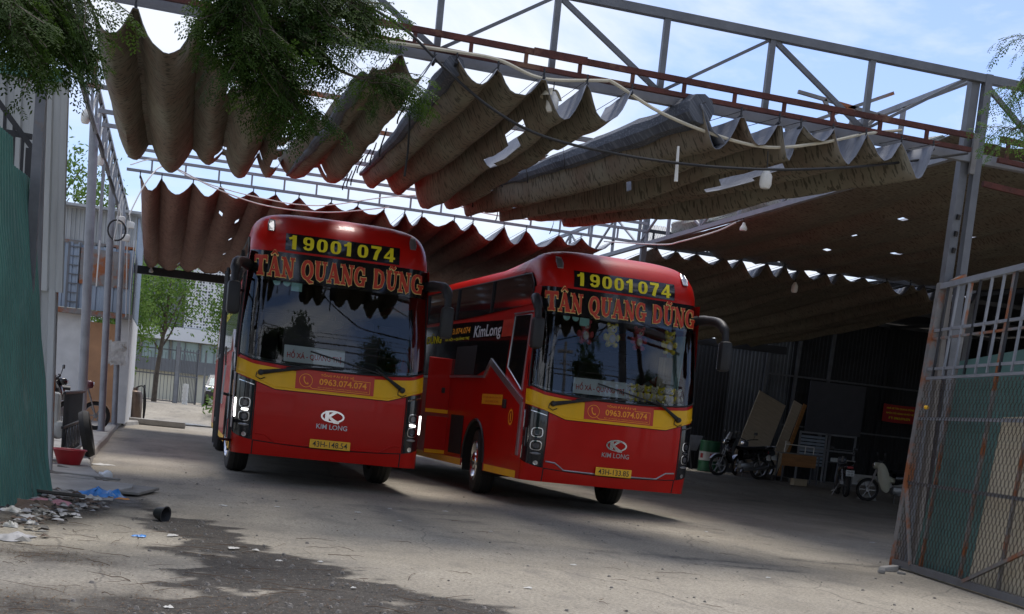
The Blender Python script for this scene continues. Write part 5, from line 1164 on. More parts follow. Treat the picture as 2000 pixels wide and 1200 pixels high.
motorbike('dark motorbike with a bent plate parked between the scooter and the desk', (15.75, 34.6, gh(15.7, 34.6)), R(25), BIKG, False, True)

# ================================================================== rubbish along the gate leaf
def scrap(name, label, cat, px, py, m, size, seed, h=.03, group=None, asp=1.):
    size *= .8; p = atZ(px, py); p.z = gh(p.x, p.y); q = MB(); rs = np.random.default_rng(seed); ph = rs.random(4)*6.3
    def fn(u, v):
        a = (u-.5)*2; b_ = (v-.5)*2; k = 1+.25*math.sin(3*math.atan2(b_, a)+ph[0])+.12*math.sin(7*math.atan2(b_, a)+ph[1])
        r_ = max(abs(a), abs(b_)); l = math.hypot(a, b_) or 1; x_, y_ = a/l*r_*k, b_/l*r_*k
        return Vector((x_*size*asp, y_*size, .006+h*(1-r_**4)*(.25+.9*abs(nz(x_*1.9+seed, y_*2.1, ph[2])))+.15*h*nz(x_*5+seed, y_*5)*(1-r_**4)))
    q.grid(fn, lin(0, 1, 13), lin(0, 1, 13)); o = q.build(name, m, None, 50, loc=p); o.rotation_euler.z = rs.random()*6.3
    return tag(o, label, cat, group)
FILM = mat('white_film', (.50, .49, .46), .6, 0, .3, 12, col2=(.26, .23, .19), thr=.55)
PINK = mat('pink_cloth', (.42, .20, .23), .9, 0, .3, 10); GRYB = mat('grey_bag', (.30, .30, .31), .6, 0, .35, 10); ORNG = mat('orange_card', (.60, .24, .06), .7, 0, .2, 10); DKB = mat('dark_bag', (.05, .045, .04), .6, 0, .4, 10); BRN = mat('brown_rag', (.12, .085, .065), .9, 0, .4, 8)
scrap('plastic_bag', 'crumpled blue and white plastic bag on the ground near the green gate', 'bag', 195, 972, BLUEP, .20, 3, .16, asp=1.5)
scrap('plastic_bag', 'limp white bag lying below the blue bag', 'bag', 172, 977, FILM, .10, 4, .06, asp=1.6)
scrap('card_scrap', 'torn orange card beside the dark board', 'card', 238, 976, ORNG, .07, 5, .02, asp=1.5)
scrap('cloth', 'faded pink cloth at the foot of the green gate', 'cloth', 100, 985, PINK, .17, 6, .06, asp=1.6)
scrap('plastic_bag', 'grey bag at the foot of the green gate beside the pink cloth', 'bag', 84, 998, GRYB, .10, 7, .06)
scrap('plastic_bag', 'dirty white bag flattened near the gate foot', 'bag', 24, 1000, FILM, .10, 8, .06, asp=1.3)
scrap('plastic_bag', 'small white bag on the brown leaf mat', 'bag', 22, 1030, FILM, .07, 9, .06)
scrap('plastic_bag', 'white paper bag beside the leaf mat', 'bag', 62, 1025, FILM, .055, 10, .05)
scrap('sack', 'flattened grey sack by the leaf mat', 'sack', 14, 1052, GRYB, .17, 11, .05, asp=1.7)
scrap('rag', 'brown rag heaped behind the dark board', 'rag', 60, 990, BRN, .24, 12, .10, asp=1.5)
scrap('rag', 'dark rag on the apron ramp next to the red basin', 'rag', 122, 925, DKB, .10, 13, .08, asp=1.4)
scrap('rag', 'brown sacking crushed under the board pile', 'rag', 130, 958, BRN, .22, 14, .06, asp=1.5)
scrap('plastic_bag', 'white plastic sheet lying on the kerb edge', 'bag', 198, 909, FILM, .12, 15, .03, asp=1.6)
scrap('foil_packet', 'small blue packet on the bare concrete', 'packet', 273, 1049, BLUEP, .055, 16, .02, asp=1.4)
scrap('paper_scrap', 'long white paper scrap near the blue packet', 'paper', 336, 1047, FILM, .05, 17, .01, asp=2)
for i, (px, py, s) in enumerate(((437, 989, .05), (541, 991, .035), (698, 1002, .045), (762, 995, .025), (780, 1019, .025), (1704, 1061, .05), (455, 1072, .05), (500, 1076, .03), (870, 1000, .03), (1032, 1150, .03), (330, 1188, .03), (150, 1012, .04), (545, 1097, .025), (626, 1099, .02), (1240, 1000, .02), (1120, 1105, .025), (1380, 1040, .02), (960, 1040, .02), (1500, 1130, .03), (690, 1150, .02))):
    scrap('paper_scrap', 'small pale scrap of litter lying on the yard concrete', 'litter', px, py, FILM, s, 30+i, .012, 'litter scraps on the yard', 1.4)
# boards and planks in the pile
DBRD = mat('weathered_dark_board', (.10, .09, .08), .85, 0, .3, 5, stretch=(1, 6, 1)); GBRD = mat('weathered_grey_board', (.22, .21, .19), .85, 0, .25, 5)
def board(name, label, px, py, dims, rz, m, tilt=(0, 0), zl=.02):
    p = atZ(px, py); q = MB(); q.bbox((0, 0, 0), dims, .006); o = q.build(name, m, None, loc=(p.x, p.y, gh(p.x, p.y)+zl+dims[2]/2)); o.rotation_euler = (tilt[0], tilt[1], rz); return tag(o, label, 'board')
board('flat_board', 'grey flat board lying on the ground beside the blue bag', 245, 962, (.50, .95, .03), R(-12), GBRD)
board('plank', 'dark plank leaning on the rubbish pile', 125, 946, (.14, 1.3, .03), R(52), DBRD, (R(6), 0), .07)
board('plank', 'thin pale plank poking out of the rubbish pile', 140, 946, (.06, 1.1, .02), R(65), GBRD, (0, 0), .10)
board('sheet_board', 'grey board sliding off the apron ramp near the basin', 160, 930, (.30, .75, .025), R(-20), GBRD, (R(-5), R(8)), .05)
board('plank', 'broken dark plank by the gate foot', 70, 975, (.12, .9, .03), R(70), DBRD, (0, R(8)), .06)
# clear cups
CUPM = mat('clear_cup_plastic', (.62, .64, .64), .2, 0, .1, 9); 
for i, (px, py, r_) in enumerate(((197, 944, 80), (219, 942, 95))):
    p = atZ(px, py); q = MB(); q.lathe([(.0, 0), (.032, 0), (.045, .11), (.05, .112), (.047, .118), (.043, .11), (.03, .006), (0, .006)], 18, Matrix.Rotation(R(r_), 4, 'Y') @ Matrix.Scale(1.25, 4)); o = q.build('plastic_cup', CUPM, None, True, loc=(p.x, p.y, .062)); o.rotation_euler.z = 1.1+2*i; tag(o, 'discarded clear plastic cup lying on the ground beside the board', 'cup', 'discarded plastic cups')
# black pot on its side
p = atZ(314, 1018); q = MB(); q.lathe([(.0, 0), (.055, .0), (.075, .03), (.105, .15), (.118, .155), (.118, .165), (.098, .16), (.065, .03), (0, .01)], 22, Matrix.Rotation(R(96), 4, 'Y') @ Matrix.Scale(.66, 4)); o = q.build('plant_pot', mat('black_plastic_pot', (.03, .03, .032), .45, 0, .3, 12), None, True, loc=(p.x-.05, p.y, .072)); o.rotation_euler.z = R(-35); tag(o, 'black plastic pot lying on its side at the edge of the soil', 'pot')

# mixed crumbs of rubbish, too small and too many to count
q = MB(); rs = np.random.default_rng(77)
for i in range(420):
    px, py = rs.uniform(-30, 215), rs.normal(988, 24)
    if py > 1070 or py < 935 or (px > 150 and py > 1000): continue
    p = atZ(px, py)
    if p.x < -1.12 and p.y > 11: p.x = -1.02+.1*rs.random()
    s = rs.uniform(.012, .06); a = rs.random()*6.3; k_ = int(rs.integers(0, 4)); h = s*rs.uniform(.1, .5); asp = rs.uniform(.25, .9)
    c, sn = math.cos(a)*s, math.sin(a)*s; z = rs.uniform(.002, .03)
    vs = [(p.x-c-sn*asp*.6, p.y-sn+c*asp*.6, z), (p.x+c-sn*asp, p.y+sn+c*asp, z+h*rs.random()), (p.x+c+sn*asp*.7, p.y+sn-c*asp*.7, z), (p.x-c+sn*asp, p.y-sn-c*asp, z+h*rs.random()), (p.x+rs.normal(0, s*.2), p.y+rs.normal(0, s*.2), z+h+.008)]
    q.add(vs, [(0, 1, 4), (1, 2, 4), (2, 3, 4), (3, 0, 4)], k_)
tag(q.build('rubbish_crumbs', [BRN, DKB, GRYB, GBRD]), 'mixed crumbs of rubbish along the foot of the green gate leaf', 'rubbish', kind='stuff')
# ================================================================== right: chain-link gate leaf
gA = Vector((7.92, 13.37, 0)); gB = Vector((7.30, 9.6, 0)); gdir = (gB-gA).normalized(); gnr = Vector((-gdir.y, gdir.x, 0)); gnr = -gnr if gnr.x > 0 else gnr
lean = Vector((.038, 0, 0))
def GP(u, z, off=0.): return gA+gdir*u+Vector((lean.x*z, -.0*z, z))+gnr*off
GLN = (gB-gA).length
RG = thing('chain_link_gate', 'rusty chain-link gate leaf leaning open at the yard entrance', 'gate')
q = MB(); q.bar(GP(0, .0), GP(0, 3.14), .075, .075); q.build('gate_stile', MATS['rusty_post_steel'], RG)
for z, wd, m_ in ((3.1, .06, GALVL), (2.62, .03, GALVL), (2.53, .025, RUSTP), (2.20, .03, GALVL), (2.10, .03, GALVL), (1.66, .035, GALVL), (.95, .035, GALV), (.06, .07, GALV)):
    part_bar(RG, 'rail', GP(0, z), GP(GLN, z-(.0 if z < 3 else -.03)), wd, wd, m_)
for u in (.75, 1.75, 2.6, 3.6): part_bar(RG, 'brace_tube', GP(u-.03, .06, -.01), GP(u+.02, 3.08, -.01), .032, .032, RUSTP, up=(1, 0, 0))
for k in range(14): part_bar(RG, 'bar', GP(.22+.27*k, 2.12, .012), GP(.22+.27*k+.02, 3.08, .012), .022, .022, GALVL if k % 3 else MBLK, up=(1, 0, 0))
part_bar(RG, 'corner_strut', GP(.03, .95, .03), GP(.55, .08, .03), .035, .035, RUSTP, up=(1, 0, 0))
part_bar(RG, 'corner_strut', GP(GLN-.2, .7, .03), GP(1.9, .08, .03), .035, .035, RUSTP, up=(1, 0, 0))
q = MB(); q.lathe([(.02, -.02), (.03, 0), (.02, .02)], 10, Matrix.Translation(GP(.24, 1.78, .03))); q.build('padlock', PLATE, RG)
CHL = mat('rusty_wire', (.085, .065, .05), .6, .4, .5, 8, coords='World')
q = MB(); pitch = .082; rows = int((2.12-.07)/(pitch/1.15)); zz0 = .07
nw = int(GLN/(pitch*.5))
for k in range(nw):
    u0 = k*pitch*.5; pts_ = []
    sgn = 1 if k % 2 else -1
    for j in range(rows+1):
        uu = u0+sgn*(pitch*.25)*(1 if j % 2 else -1)*1.0; pts_.append(GP(uu, zz0+j*pitch/1.15, .022+.006*(1 if (j+k) % 2 else -1)))
    q.tube(pts_, .0034, 3, cap=False)
q.build('chain_link_mesh', CHL, RG, kind='stuff')
# sheets stored behind the gate
pn = gnr; P0 = GP(0, 0, -.14)
def onP(px, py, off=-.14): return atP(px, py, GP(0, 0, off), gnr.cross(Vector((0, 0, 1))).cross(Vector((0, 0, 1)))*-1)
q = MB()
u0, u1 = .22, 3.9
def leanp(u, z, off=-.14, k=.03): return GP(u, z, off-k*z)
q.add([leanp(u0, .02), leanp(u1, .02), leanp(u1, 2.46), leanp(u0+.06, 2.30)]+[leanp(u0, .02, -.152), leanp(u1, .02, -.152), leanp(u1, 2.46, -.152), leanp(u0+.06, 2.30, -.152)], [(0, 1, 2, 3), (7, 6, 5, 4), (0, 4, 5, 1), (1, 5, 6, 2), (2, 6, 7, 3), (3, 7, 4, 0)])
tag(q.build('green_sheet', GREENS), 'flat green sheet leaning behind the chain-link gate', 'sheet')
q = MB(); a0, a1 = 1.74, 3.7
q.add([leanp(a0, .02, -.09), leanp(a1, .02, -.09), leanp(a1, 1.74, -.09), leanp(a0+.02, 1.70, -.09)]+[leanp(a0, .02, -.112), leanp(a1, .02, -.112), leanp(a1, 1.74, -.112), leanp(a0+.02, 1.70, -.112)], [(0, 1, 2, 3), (7, 6, 5, 4), (0, 4, 5, 1), (1, 5, 6, 2), (2, 6, 7, 3), (3, 7, 4, 0)])
tag(q.build('beige_board', BOARDB), 'beige board standing between the green sheet and the chain-link mesh', 'board')
q = MB(); q.bar((8.12, 13.3, 0), (8.10, 13.32, 3.1), .055, .08); tag(q.build('timber_post', mat('grey_timber', (.20, .18, .16), .85, 0, .35, 4, stretch=(4, 4, .5))), 'weathered timber post between the gate stile and the twin-tube post', 'post')
for i, (px, py, s) in enumerate(((1735, 1116, .10), (1722, 1120, .06), (1760, 1122, .05), (1750, 1112, .07))):
    p = atZ(px, py); q = MB(); q.bbox((0, 0, s*.28), (s*1.6, s, s*.6), s*.15)
    for j, v in enumerate(q.v): q.v[j] = (v[0]+s*.3*nz(v[0]*9+i, v[2]*9), v[1]+s*.3*nz(v[1]*9, v[2]*8+i), v[2]*(1+.4*nz(v[0]*7+i)))
    o = q.build('concrete_lump', CONC, None, 30, loc=(p.x, p.y, 0)); o.rotation_euler.z = i*1.3; tag(o, 'broken lump of concrete at the foot of the gate stile', 'rubble', 'lumps under the gate stile')

# ================================================================== right bay: dark shed
SW = thing('shed_wall', 'dark corrugated wall with steel posts at the back of the right bay', 'wall', (0, 0, 0))
for i in range(17):
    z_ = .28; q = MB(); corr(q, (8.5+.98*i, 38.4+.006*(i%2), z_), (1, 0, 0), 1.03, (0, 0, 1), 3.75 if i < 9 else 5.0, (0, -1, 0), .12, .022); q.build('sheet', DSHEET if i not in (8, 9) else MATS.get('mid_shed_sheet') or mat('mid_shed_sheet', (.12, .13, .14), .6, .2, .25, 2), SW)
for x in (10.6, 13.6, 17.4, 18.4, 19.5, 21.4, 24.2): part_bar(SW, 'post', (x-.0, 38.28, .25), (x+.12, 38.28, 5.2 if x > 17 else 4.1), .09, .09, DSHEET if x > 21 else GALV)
for z in (1.9, 3.4): part_bar(SW, 'rail', (17.4, 38.25, z), (25, 38.25, z), .05, .05, GALV)
q = MB(); q.box2((20.6, 38.1, .3), (25.2, 38.36, .62)); q.build('white_plinth', WPAINT, SW)
SW2 = thing('shed_wall', 'dark corrugated side wall closing the right bay', 'wall', (0, 0, 0))
for i in range(13):
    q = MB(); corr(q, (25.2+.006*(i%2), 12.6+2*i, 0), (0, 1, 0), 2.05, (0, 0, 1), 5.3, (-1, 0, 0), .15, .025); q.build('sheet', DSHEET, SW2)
RF = thing('shed_roof', 'dark corrugated roof covering the back of the right bay', 'roof')
for i in range(10):
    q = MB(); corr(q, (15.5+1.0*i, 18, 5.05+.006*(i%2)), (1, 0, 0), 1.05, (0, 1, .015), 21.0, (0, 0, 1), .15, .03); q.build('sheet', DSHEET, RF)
for yy in (20, 24.5, 29, 33.5, 38): part_bar(RF, 'rafter', (15.4, yy, 5.0+.015*(yy-18)-.05), (25.2, yy, 5.0+.015*(yy-18)-.05), .06, .10, GALV)
for x in (17.4, 21.3): part_bar(RF, 'purlin', (x, 18, 4.92), (x, 38.3, 5.2), .06, .08, DSHEET)
q = MB(); q.bar((8.4, 36.9, 3.98), (17.4, 36.9, 4.02), .12, .22); tag(q.build('rear_beam', MBLK), 'dark beam below the low end of the right canvas', 'beam')
for x, lab in ((20.2, 'slim dark post standing in the middle of the right bay'),): q = MB(); q.bar((x, 31, .2), (x+.1, 31, 5.1), .10, .10); tag(q.build('bay_post', DSHEET), lab, 'post')
# dark panel on the wall, red banner
q = MB(); q.bbox((19.85, 38.1, 2.55), (1.9, .05, 1.55), .01); tag(q.build('wall_panel', mat('charcoal_panel', (.075, .075, .085), .7, 0, .15, 3)), 'plain charcoal panel fixed to the dark shed wall', 'panel')
BN = thing('banner', 'red banner with yellow lines of writing on the dark wall', 'banner', (22.0, 38.0, 2.62))
q = MB(); q.grid(lambda u, v: Vector((-.58+1.16*u, .02*math.sin(u*9), -.27+.54*v-.02*math.sin(u*3.1))), lin(0, 1, 12), lin(0, 1, 4)); q.build('cloth', mat('banner_red', (.40, .03, .03), .7, 0, .15, 5), BN, True)
for k, tx in enumerate(('NHÀ XE TÂN QUANG DŨNG', 'NHẬN GỬI HÀNG VÀ ĐẶT VÉ', 'ĐT: 0963.074.074')):
    vs, fs = fit2d(text2d(tx, 1, .02), .95-.2*(k == 2), .075, 0, .15-.15*k); q = MB(); q.add([(x, -.028, z) for x, z in vs], fs); q.build('banner_lettering', TXY, BN)
# leaning boards
def lboard(label, x, y, w_, h_, t_, rz, tl, m, name='plywood_sheet'):
    q = MB(); q.bbox((0, 0, h_/2), (w_, t_, h_), .006); o = q.build(name, m, None, loc=(x, y, gh(x, y)+.01)); o.rotation_euler = (tl[0], tl[1], rz); return tag(o, label, 'board')
lboard('wide pale plywood sheet leaning at an angle behind the scooter', 16.1, 36.0, .95, 2.55, .03, R(0), (R(-14), R(22)), WOODP)
lboard('narrow plywood strip leaning right behind the wide sheet', 17.0, 36.12, .30, 2.5, .03, R(0), (R(-14), R(22)), WOODP)
lboard('thin timber batten leaning beside the plywood strip', 17.32, 36.2, .12, 2.45, .04, R(0), (R(-14), R(21)), WOODO)
lboard('short pale batten leaning at the foot of the plywood', 16.95, 35.8, .10, 1.2, .04, R(0), (R(-10), R(24)), WOODP)
# oil drum
DR = thing('oil_drum', 'green steel drum with white band standing beside the scooter', 'drum', (15.05, 36.1, gh(15, 36.1)))
DG = mat('drum_green', (.02, .13, .055), .4, .1, .2, 7, col2=(.10, .07, .04), thr=.66); DW = mat('drum_white', (.55, .55, .53), .45, .1, .15, 7)
q = MB()
prof = [(.0, .0), (.29, .0), (.30, .02), (.288, .03), (.288, .28), (.30, .295), (.288, .31), (.288, .57), (.30, .585), (.288, .60), (.288, .85), (.30, .865), (.29, .88), (.28, .87), (.0, .865)]
q.lathe([(r_, z_) for r_, z_ in prof], 28); q.build('drum_body', DG, DR, True)
q = MB(); q.lathe([(.2895, .315), (.2895, .565)], 28); BNd = q.build('white_band', DW, DR, True)
for a in (R(200), R(262), R(320)): q = MB(); q.grid(lambda t, z: Vector((.2925*math.cos(a+t), .2925*math.sin(a+t), z)), lin(-.18, .18, 5), [.38, .51]); q.build('red_label', REDP, BNd)
# desk with steel legs, frame and books
DK = thing('desk', 'old desk with orange wooden front panel and bare steel legs', 'desk', (16.5, 33.4, gh(16.5, 33.4)), R(-4))
q = MB(); q.bbox((0, 0, .78), (1.15, .55, .03), .006); q.build('desk_top', GBRD, DK)
q = MB(); q.bbox((-.08, -.255, .60), (.98, .02, .32), .004); q.build('front_panel', WOODO, DK)
for sx in (-.5, .5):
    for sy in (-.22, .22): part_bar(DK, 'leg', (sx, sy, 0), (sx, sy, .77), .03, .03, GALV, up=(0, 1, 0))
RK = thing('metal_rack', 'pale metal rack with slats standing behind the desk', 'rack', (18.85, 36.4, gh(18.85, 36.4)))
for sx in (-.9, -.05, .05, .9): part_bar(RK, 'upright', (sx, 0, 0), (sx, 0, 1.45), .05, .05, GALVL, up=(0, 1, 0))
for z in (.95, 1.42): part_bar(RK, 'rail', (-.9, 0, z), (.9, 0, z), .05, .05, GALVL)
for i in range(9): part_bar(RK, 'slat', (-.88, .03, .5+.1*i), (-.08, .03, .5+.1*i), .02, .07, BSHEET)
for i in range(2):
    q = MB(); q.bbox((.5, .05, .62+.4*i), (.7, .3, .02), .004); q.build('shelf', GALV, RK)
q = MB(); q.bbox((.35, .02, .70), (.25, .22, .12), .02); q.bbox((.65, .02, .69), (.2, .2, .1), .02); q.build('papers', SIGNW, RK)
CH = thing('steel_chair_frame', 'bare white steel frame standing on the desk', 'frame', (16.35, 33.35, gh(16.4, 33.4)+.795))
for a, b in (((-.3, 0, 0), (-.3, 0, .30)), ((.3, 0, 0), (.3, 0, .22)), ((-.3, 0, .22), (.55, 0, .20)), ((.55, 0, 0), (.55, 0, .2))): part_bar(CH, 'tube', a, b, .02, .02, WHT, up=(0, 1, 0))
q = MB(); q.bbox((0, 0, .09), (.38, .22, .18), .01); o = q.build('cardboard_box', BOARDB, None, loc=(16.1, 32.4, gh(16.1, 32.4))); tag(o, 'small flat cardboard box on the floor under the desk', 'box')
PLT = thing('pallet', 'dark wooden pallet lying on the floor behind the desk legs', 'pallet', (15.75, 33.9, gh(15.7, 33.9)), R(10))
for i in range(5): q = MB(); q.box((0, -.4+.2*i, .12), (1.1, .12, .02)); q.build('slat', DBRD, PLT)
for i in range(3): q = MB(); q.box((-.48+.48*i, 0, .05), (.1, .95, .1)); q.build('bearer', DBRD, PLT)
for i, (x, y, lab) in enumerate(((14.2, 35.6, 'white rag on the floor beside the drum'), (16.9, 31.8, 'white plastic bag on the floor beside the dark motorbike'), (17.0, 30.4, 'white sack behind the wheel of the cream motorbike'))):
    q = MB(); s = (.10, .12, .2)[i]; q.grid(lambda u, v: Vector(((u-.5)*2*s, (v-.5)*2*s, s*1.1*(1-max(abs(u-.5), abs(v-.5))**2*4)*(.6+.4*nz(u*4+i, v*4)))), lin(0, 1, 11), lin(0, 1, 11)); tag(q.build('bag', FILM, None, 50, loc=(x, y, gh(x, y)+.005)), lab, 'bag')
WT = thing('handcart', 'grey wheelbarrow tray upturned behind the green drum', 'wheelbarrow', (14.6, 37.2, gh(14.6, 37.2)))
q = MB(); q.grid(lambda u, v: Vector(((u-.5)*(1.0+.3*v), (.1+.25*v)*(1 if u > .5 else 1)*math.sin(u*math.pi), .55+.45*v)), lin(0, 1, 11), lin(0, 1, 4)); q.build('tray', GALV, WT, True)
for sx in (-.4, .4): part_bar(WT, 'handle', (sx, 0, 0), (sx*.7, .1, .7), .03, .03, GALV, up=(0, 1, 0))
# ================================================================== lamps, cables
def bulb(label, p, top, shade=False, cap=False):
    p = Vector(p); T_ = thing('hanging_lamp', label, 'lamp', p, 0, 'bulbs hanging from the frame')
    q = MB(); q.lathe([(.0, -.10), (.045, -.095), (.062, -.06), (.062, .03), (.05, .05), (.03, .085), (.02, .10), (.0, .10)] if not cap else [(.0, -.03), (.05, -.03), (.058, .0), (.05, .02), (.025, .06), (.02, .09), (0, .09)], 16); q.build('bulb', WHT, T_, True)
    q = MB(); q.tube([(0, 0, .10), (top[0]-p.x, top[1]-p.y, top[2]-p.z)], .006, 5); q.build('flex', CABK, T_)
    if shade:
        q = MB(); q.grid(lambda t, u: Vector((math.cos(t)*(.03+.10*u), math.sin(t)*(.03+.10*u), .13-.09*u*u)), lin(R(30), R(250), 12), lin(0, 1, 5)); q.build('broken_shade', mat('cream_enamel', (.62, .56, .42), .5, 0, .2, 9), T_, True)
def L3(px, py, y): return atY(px, py, y)
bulb('white bulb under a broken cream shade hanging from the front beam', L3(1079, 200, 13.2), L3(1083, 160, 13.25), True)
bulb('long white bulb hanging below the black cable in front of the canvas', L3(1496, 350, 13.15), L3(1500, 295, 13.15))
bulb('small white capped bulb hanging from the side truss', L3(1452, 447, 19.3), L3(1452, 426, 19.3), cap=True)
bulb('yellowed bulb hanging beside the first left pole', L3(167, 228, 20.6), L3(168, 205, 20.6))
bulb('white bulb hanging next to the wrapped cables on the left lattice', L3(197, 312, 24), L3(196, 290, 24))
bulb('small white bulb below the rear beam behind the first coach', L3(295, 530, 35.8), L3(294, 519, 35.8), cap=True)
bulb('dim bulb hanging against the right rear canvas', L3(1552, 562, 24.1), L3(1556, 525, 24.1))
def cable(label, pts, r, m, n=6, name='cable'):
    q = MB(); q.tube(spline(pts, n), r, 6); return tag(q.build(name, m, None, True), label, 'cable')
cable('black cable sagging across the front of the canvas to the entrance post', [L3(660, -20, 13.15), L3(785, 53, 13.15), L3(870, 135, 13.12), L3(960, 212, 13.05), L3(1060, 266, 13.0), L3(1200, 300, 13.0), L3(1350, 322, 13.0), L3(1490, 331, 13.0), L3(1600, 330, 13.05), L3(1720, 322, 13.2), L3(1890, 300, 13.4)], .014, CABK)
cable('white conduit pipe sagging along the front beam', [L3(640, 62, 13.25), L3(760, 82, 13.22), L3(880, 100, 13.2), L3(970, 116, 13.2), L3(1040, 148, 13.15), L3(1090, 157, 13.15), L3(1180, 158, 13.15), L3(1200, 163, 13.15), L3(1290, 220, 13.15), L3(1400, 265, 13.15), L3(1500, 288, 13.15), L3(1600, 280, 13.15), L3(1690, 262, 13.25), L3(1760, 255, 13.4)], .017, mat('yellowed_conduit', (.55, .50, .38), .5, 0, .2, 8))
cable('thin black strap hanging loose below the second canvas sheet', [L3(800, 225, 14.6), L3(797, 290, 14.6), L3(790, 345, 14.6)], .012, CABK)
q = MB(); a = L3(1325, 286, 13.1); b = L3(1320, 355, 13.1); q.tube([a, a.lerp(b, .5), b], [.012, .016, .02], 6); tag(q.build('rope_end', WHT, None, True), 'white rope end dangling from the folded canvas flap', 'rope')
cable('white cable drooping from the side truss behind the second coach', [L3(1180, 472, 24), L3(1290, 478, 21), L3(1330, 472, 20), L3(1400, 452, 19.6), L3(1437, 435, 19.3)], .012, CABW)
cable('long white cable swooping from the left lattice across the rear canvas', [L3(252, 420, 22), L3(290, 350, 22.5), L3(330, 325, 23), L3(420, 368, 23.2), L3(520, 402, 23.3), L3(640, 415, 23.4), L3(760, 405, 23.5)], .011, CABW)
cable('second white cable looping below the silver ladder beam', [L3(255, 322, 23), L3(310, 312, 23.4), L3(380, 350, 23.4), L3(500, 385, 23.4), L3(620, 402, 23.4), L3(760, 385, 23.5), L3(900, 378, 23.6)], .009, CABW)
cable('white cable running above the rear canvas to the side truss', [L3(820, 372, 23.7), L3(920, 410, 23.7), L3(1020, 428, 23.8), L3(1110, 430, 24.2), L3(1160, 413, 24.6)], .011, CABW)
for i, (px, py, y0, x1, y1) in enumerate(((634, 428, 23.3, 628, 405), (690, 436, 23.5, 700, 395), (727, 432, 23.6, 722, 400))):
    pass
for i in range(9):
    yy = 14.5+2.1*i; zz_ = 4.66+.05*nz(i*2.2)
    pts = [(-1.28+.05*nz(i), yy, zz_), (-1.22, yy+.7, zz_-.10-.12*abs(nz(i*1.7))), (-1.24, yy+1.4, zz_-.08), (-1.28, yy+2.2, zz_)]
    cable('bundled cables looping along the left lattice girder', pts, .022, CABK if i % 2 else GALV)['group'] = 'cable loops on the left lattice'
for i, (px, py, px2, py2, y) in enumerate(((195, 470, 188, 560, 23), (232, 400, 222, 470, 26), (250, 430, 246, 620, 30), (240, 380, 232, 560, 28), (262, 470, 250, 700, 34), (205, 340, 196, 480, 24))):
    a, b = L3(px, py, y), L3(px2, py2, y); mid = a.lerp(b, .5)+Vector((.12*nz(i*3.1), 0, 0))
    cable('white cable hanging down loosely among the left poles', [a, mid, b], .012, CABW)['group'] = 'cables hanging among the left poles'
q = MB(); c_ = L3(228, 450, 27); q.tube([c_+Vector((.16*math.cos(t), 0, .19*math.sin(t))) for t in lin(0, 2*math.pi, 20)], .018, 6); tag(q.build('cable_coil', CABK, None, True), 'coil of black cable hung on the second pole', 'cable coil')
for i, (px, py, y) in enumerate(((236, 430, 27.5), (255, 440, 31), (246, 465, 30))):
    c_ = L3(px, py, y); q = MB(); q.bbox(c_, (.16, .10, .14), .02); q.tube([c_, c_+Vector((-.05, 0, .3))], .01, 5); tag(q.build('junction_box', WHT, None, True), 'small white junction box tied to the cables on the left poles', 'junction box', 'junction boxes on the left poles')
q = MB(); c_ = L3(228, 690, 33); q.grid(lambda u, v: c_+Vector(((u-.5)*.42+.06*nz(u*5, v*5), .05*nz(u*4, v*6), (v-.5)*.55+.06*nz(u*6))), lin(0, 1, 9), lin(0, 1, 9)); tag(q.build('hanging_bag', FILM, None, 50), 'grey plastic bag tied to the third pole', 'bag')

# ================================================================== overhanging feathery trees
def frond(mb, base, d, up, length, rs, pairs=8):
    """one twice-feathered leaf: stalk, paired side stalks, small leaflets with gaps"""
    d = Vector(d).normalized(); up = Vector(up); side = d.cross(up)
    side = side.normalized() if side.length > 1e-4 else d.orthogonal().normalized(); nrm = side.cross(d)
    tw_ = Matrix.Rotation(rs.uniform(-.9, .9), 3, d); side = tw_ @ side; nrm = tw_ @ nrm
    p = Vector(base); droop = rs.uniform(.2, .9); pts = [p.copy()]; n = pairs
    for i in range(n):
        t = i/n; dd = (d - Vector((0, 0, 1))*droop*t*1.4 + side*.25*math.sin(t*3+base[0]*9)).normalized(); p = p+dd*(length/n); pts.append(p.copy())
        pl = length*.36*math.sin(math.pi*(.2+.7*t))*rs.uniform(.7, 1.2)
        for sg in (-1, 1):
            if rs.random() < .12: continue
            pd = (dd*rs.uniform(.35, .8)+side*sg*.85-Vector((0, 0, rs.uniform(.05, .5)))).normalized(); w_ = pd.cross(nrm).normalized()
            nl = 6
            for k in range(nl):
                c0 = p+pd*(pl*(k+.5)/nl)-Vector((0, 0, pl*.25*(k/nl)**2)); s_ = pl/nl*.80
                for s2 in (-1, 1):
                    if rs.random() < .15: continue
                    lw = rs.uniform(.018, .030); e = w_*s2*lw+pd*lw*.45-Vector((0, 0, lw*rs.uniform(0, .6))); h = pd*s_*.5
                    mb.v += [tuple(c0), tuple(c0+e*.5+h), tuple(c0+e), tuple(c0+e*.5-h)]
                    o = len(mb.v); mb.f.append((o-4, o-3, o-2, o-1)); mb.m.append(0)
    return pts
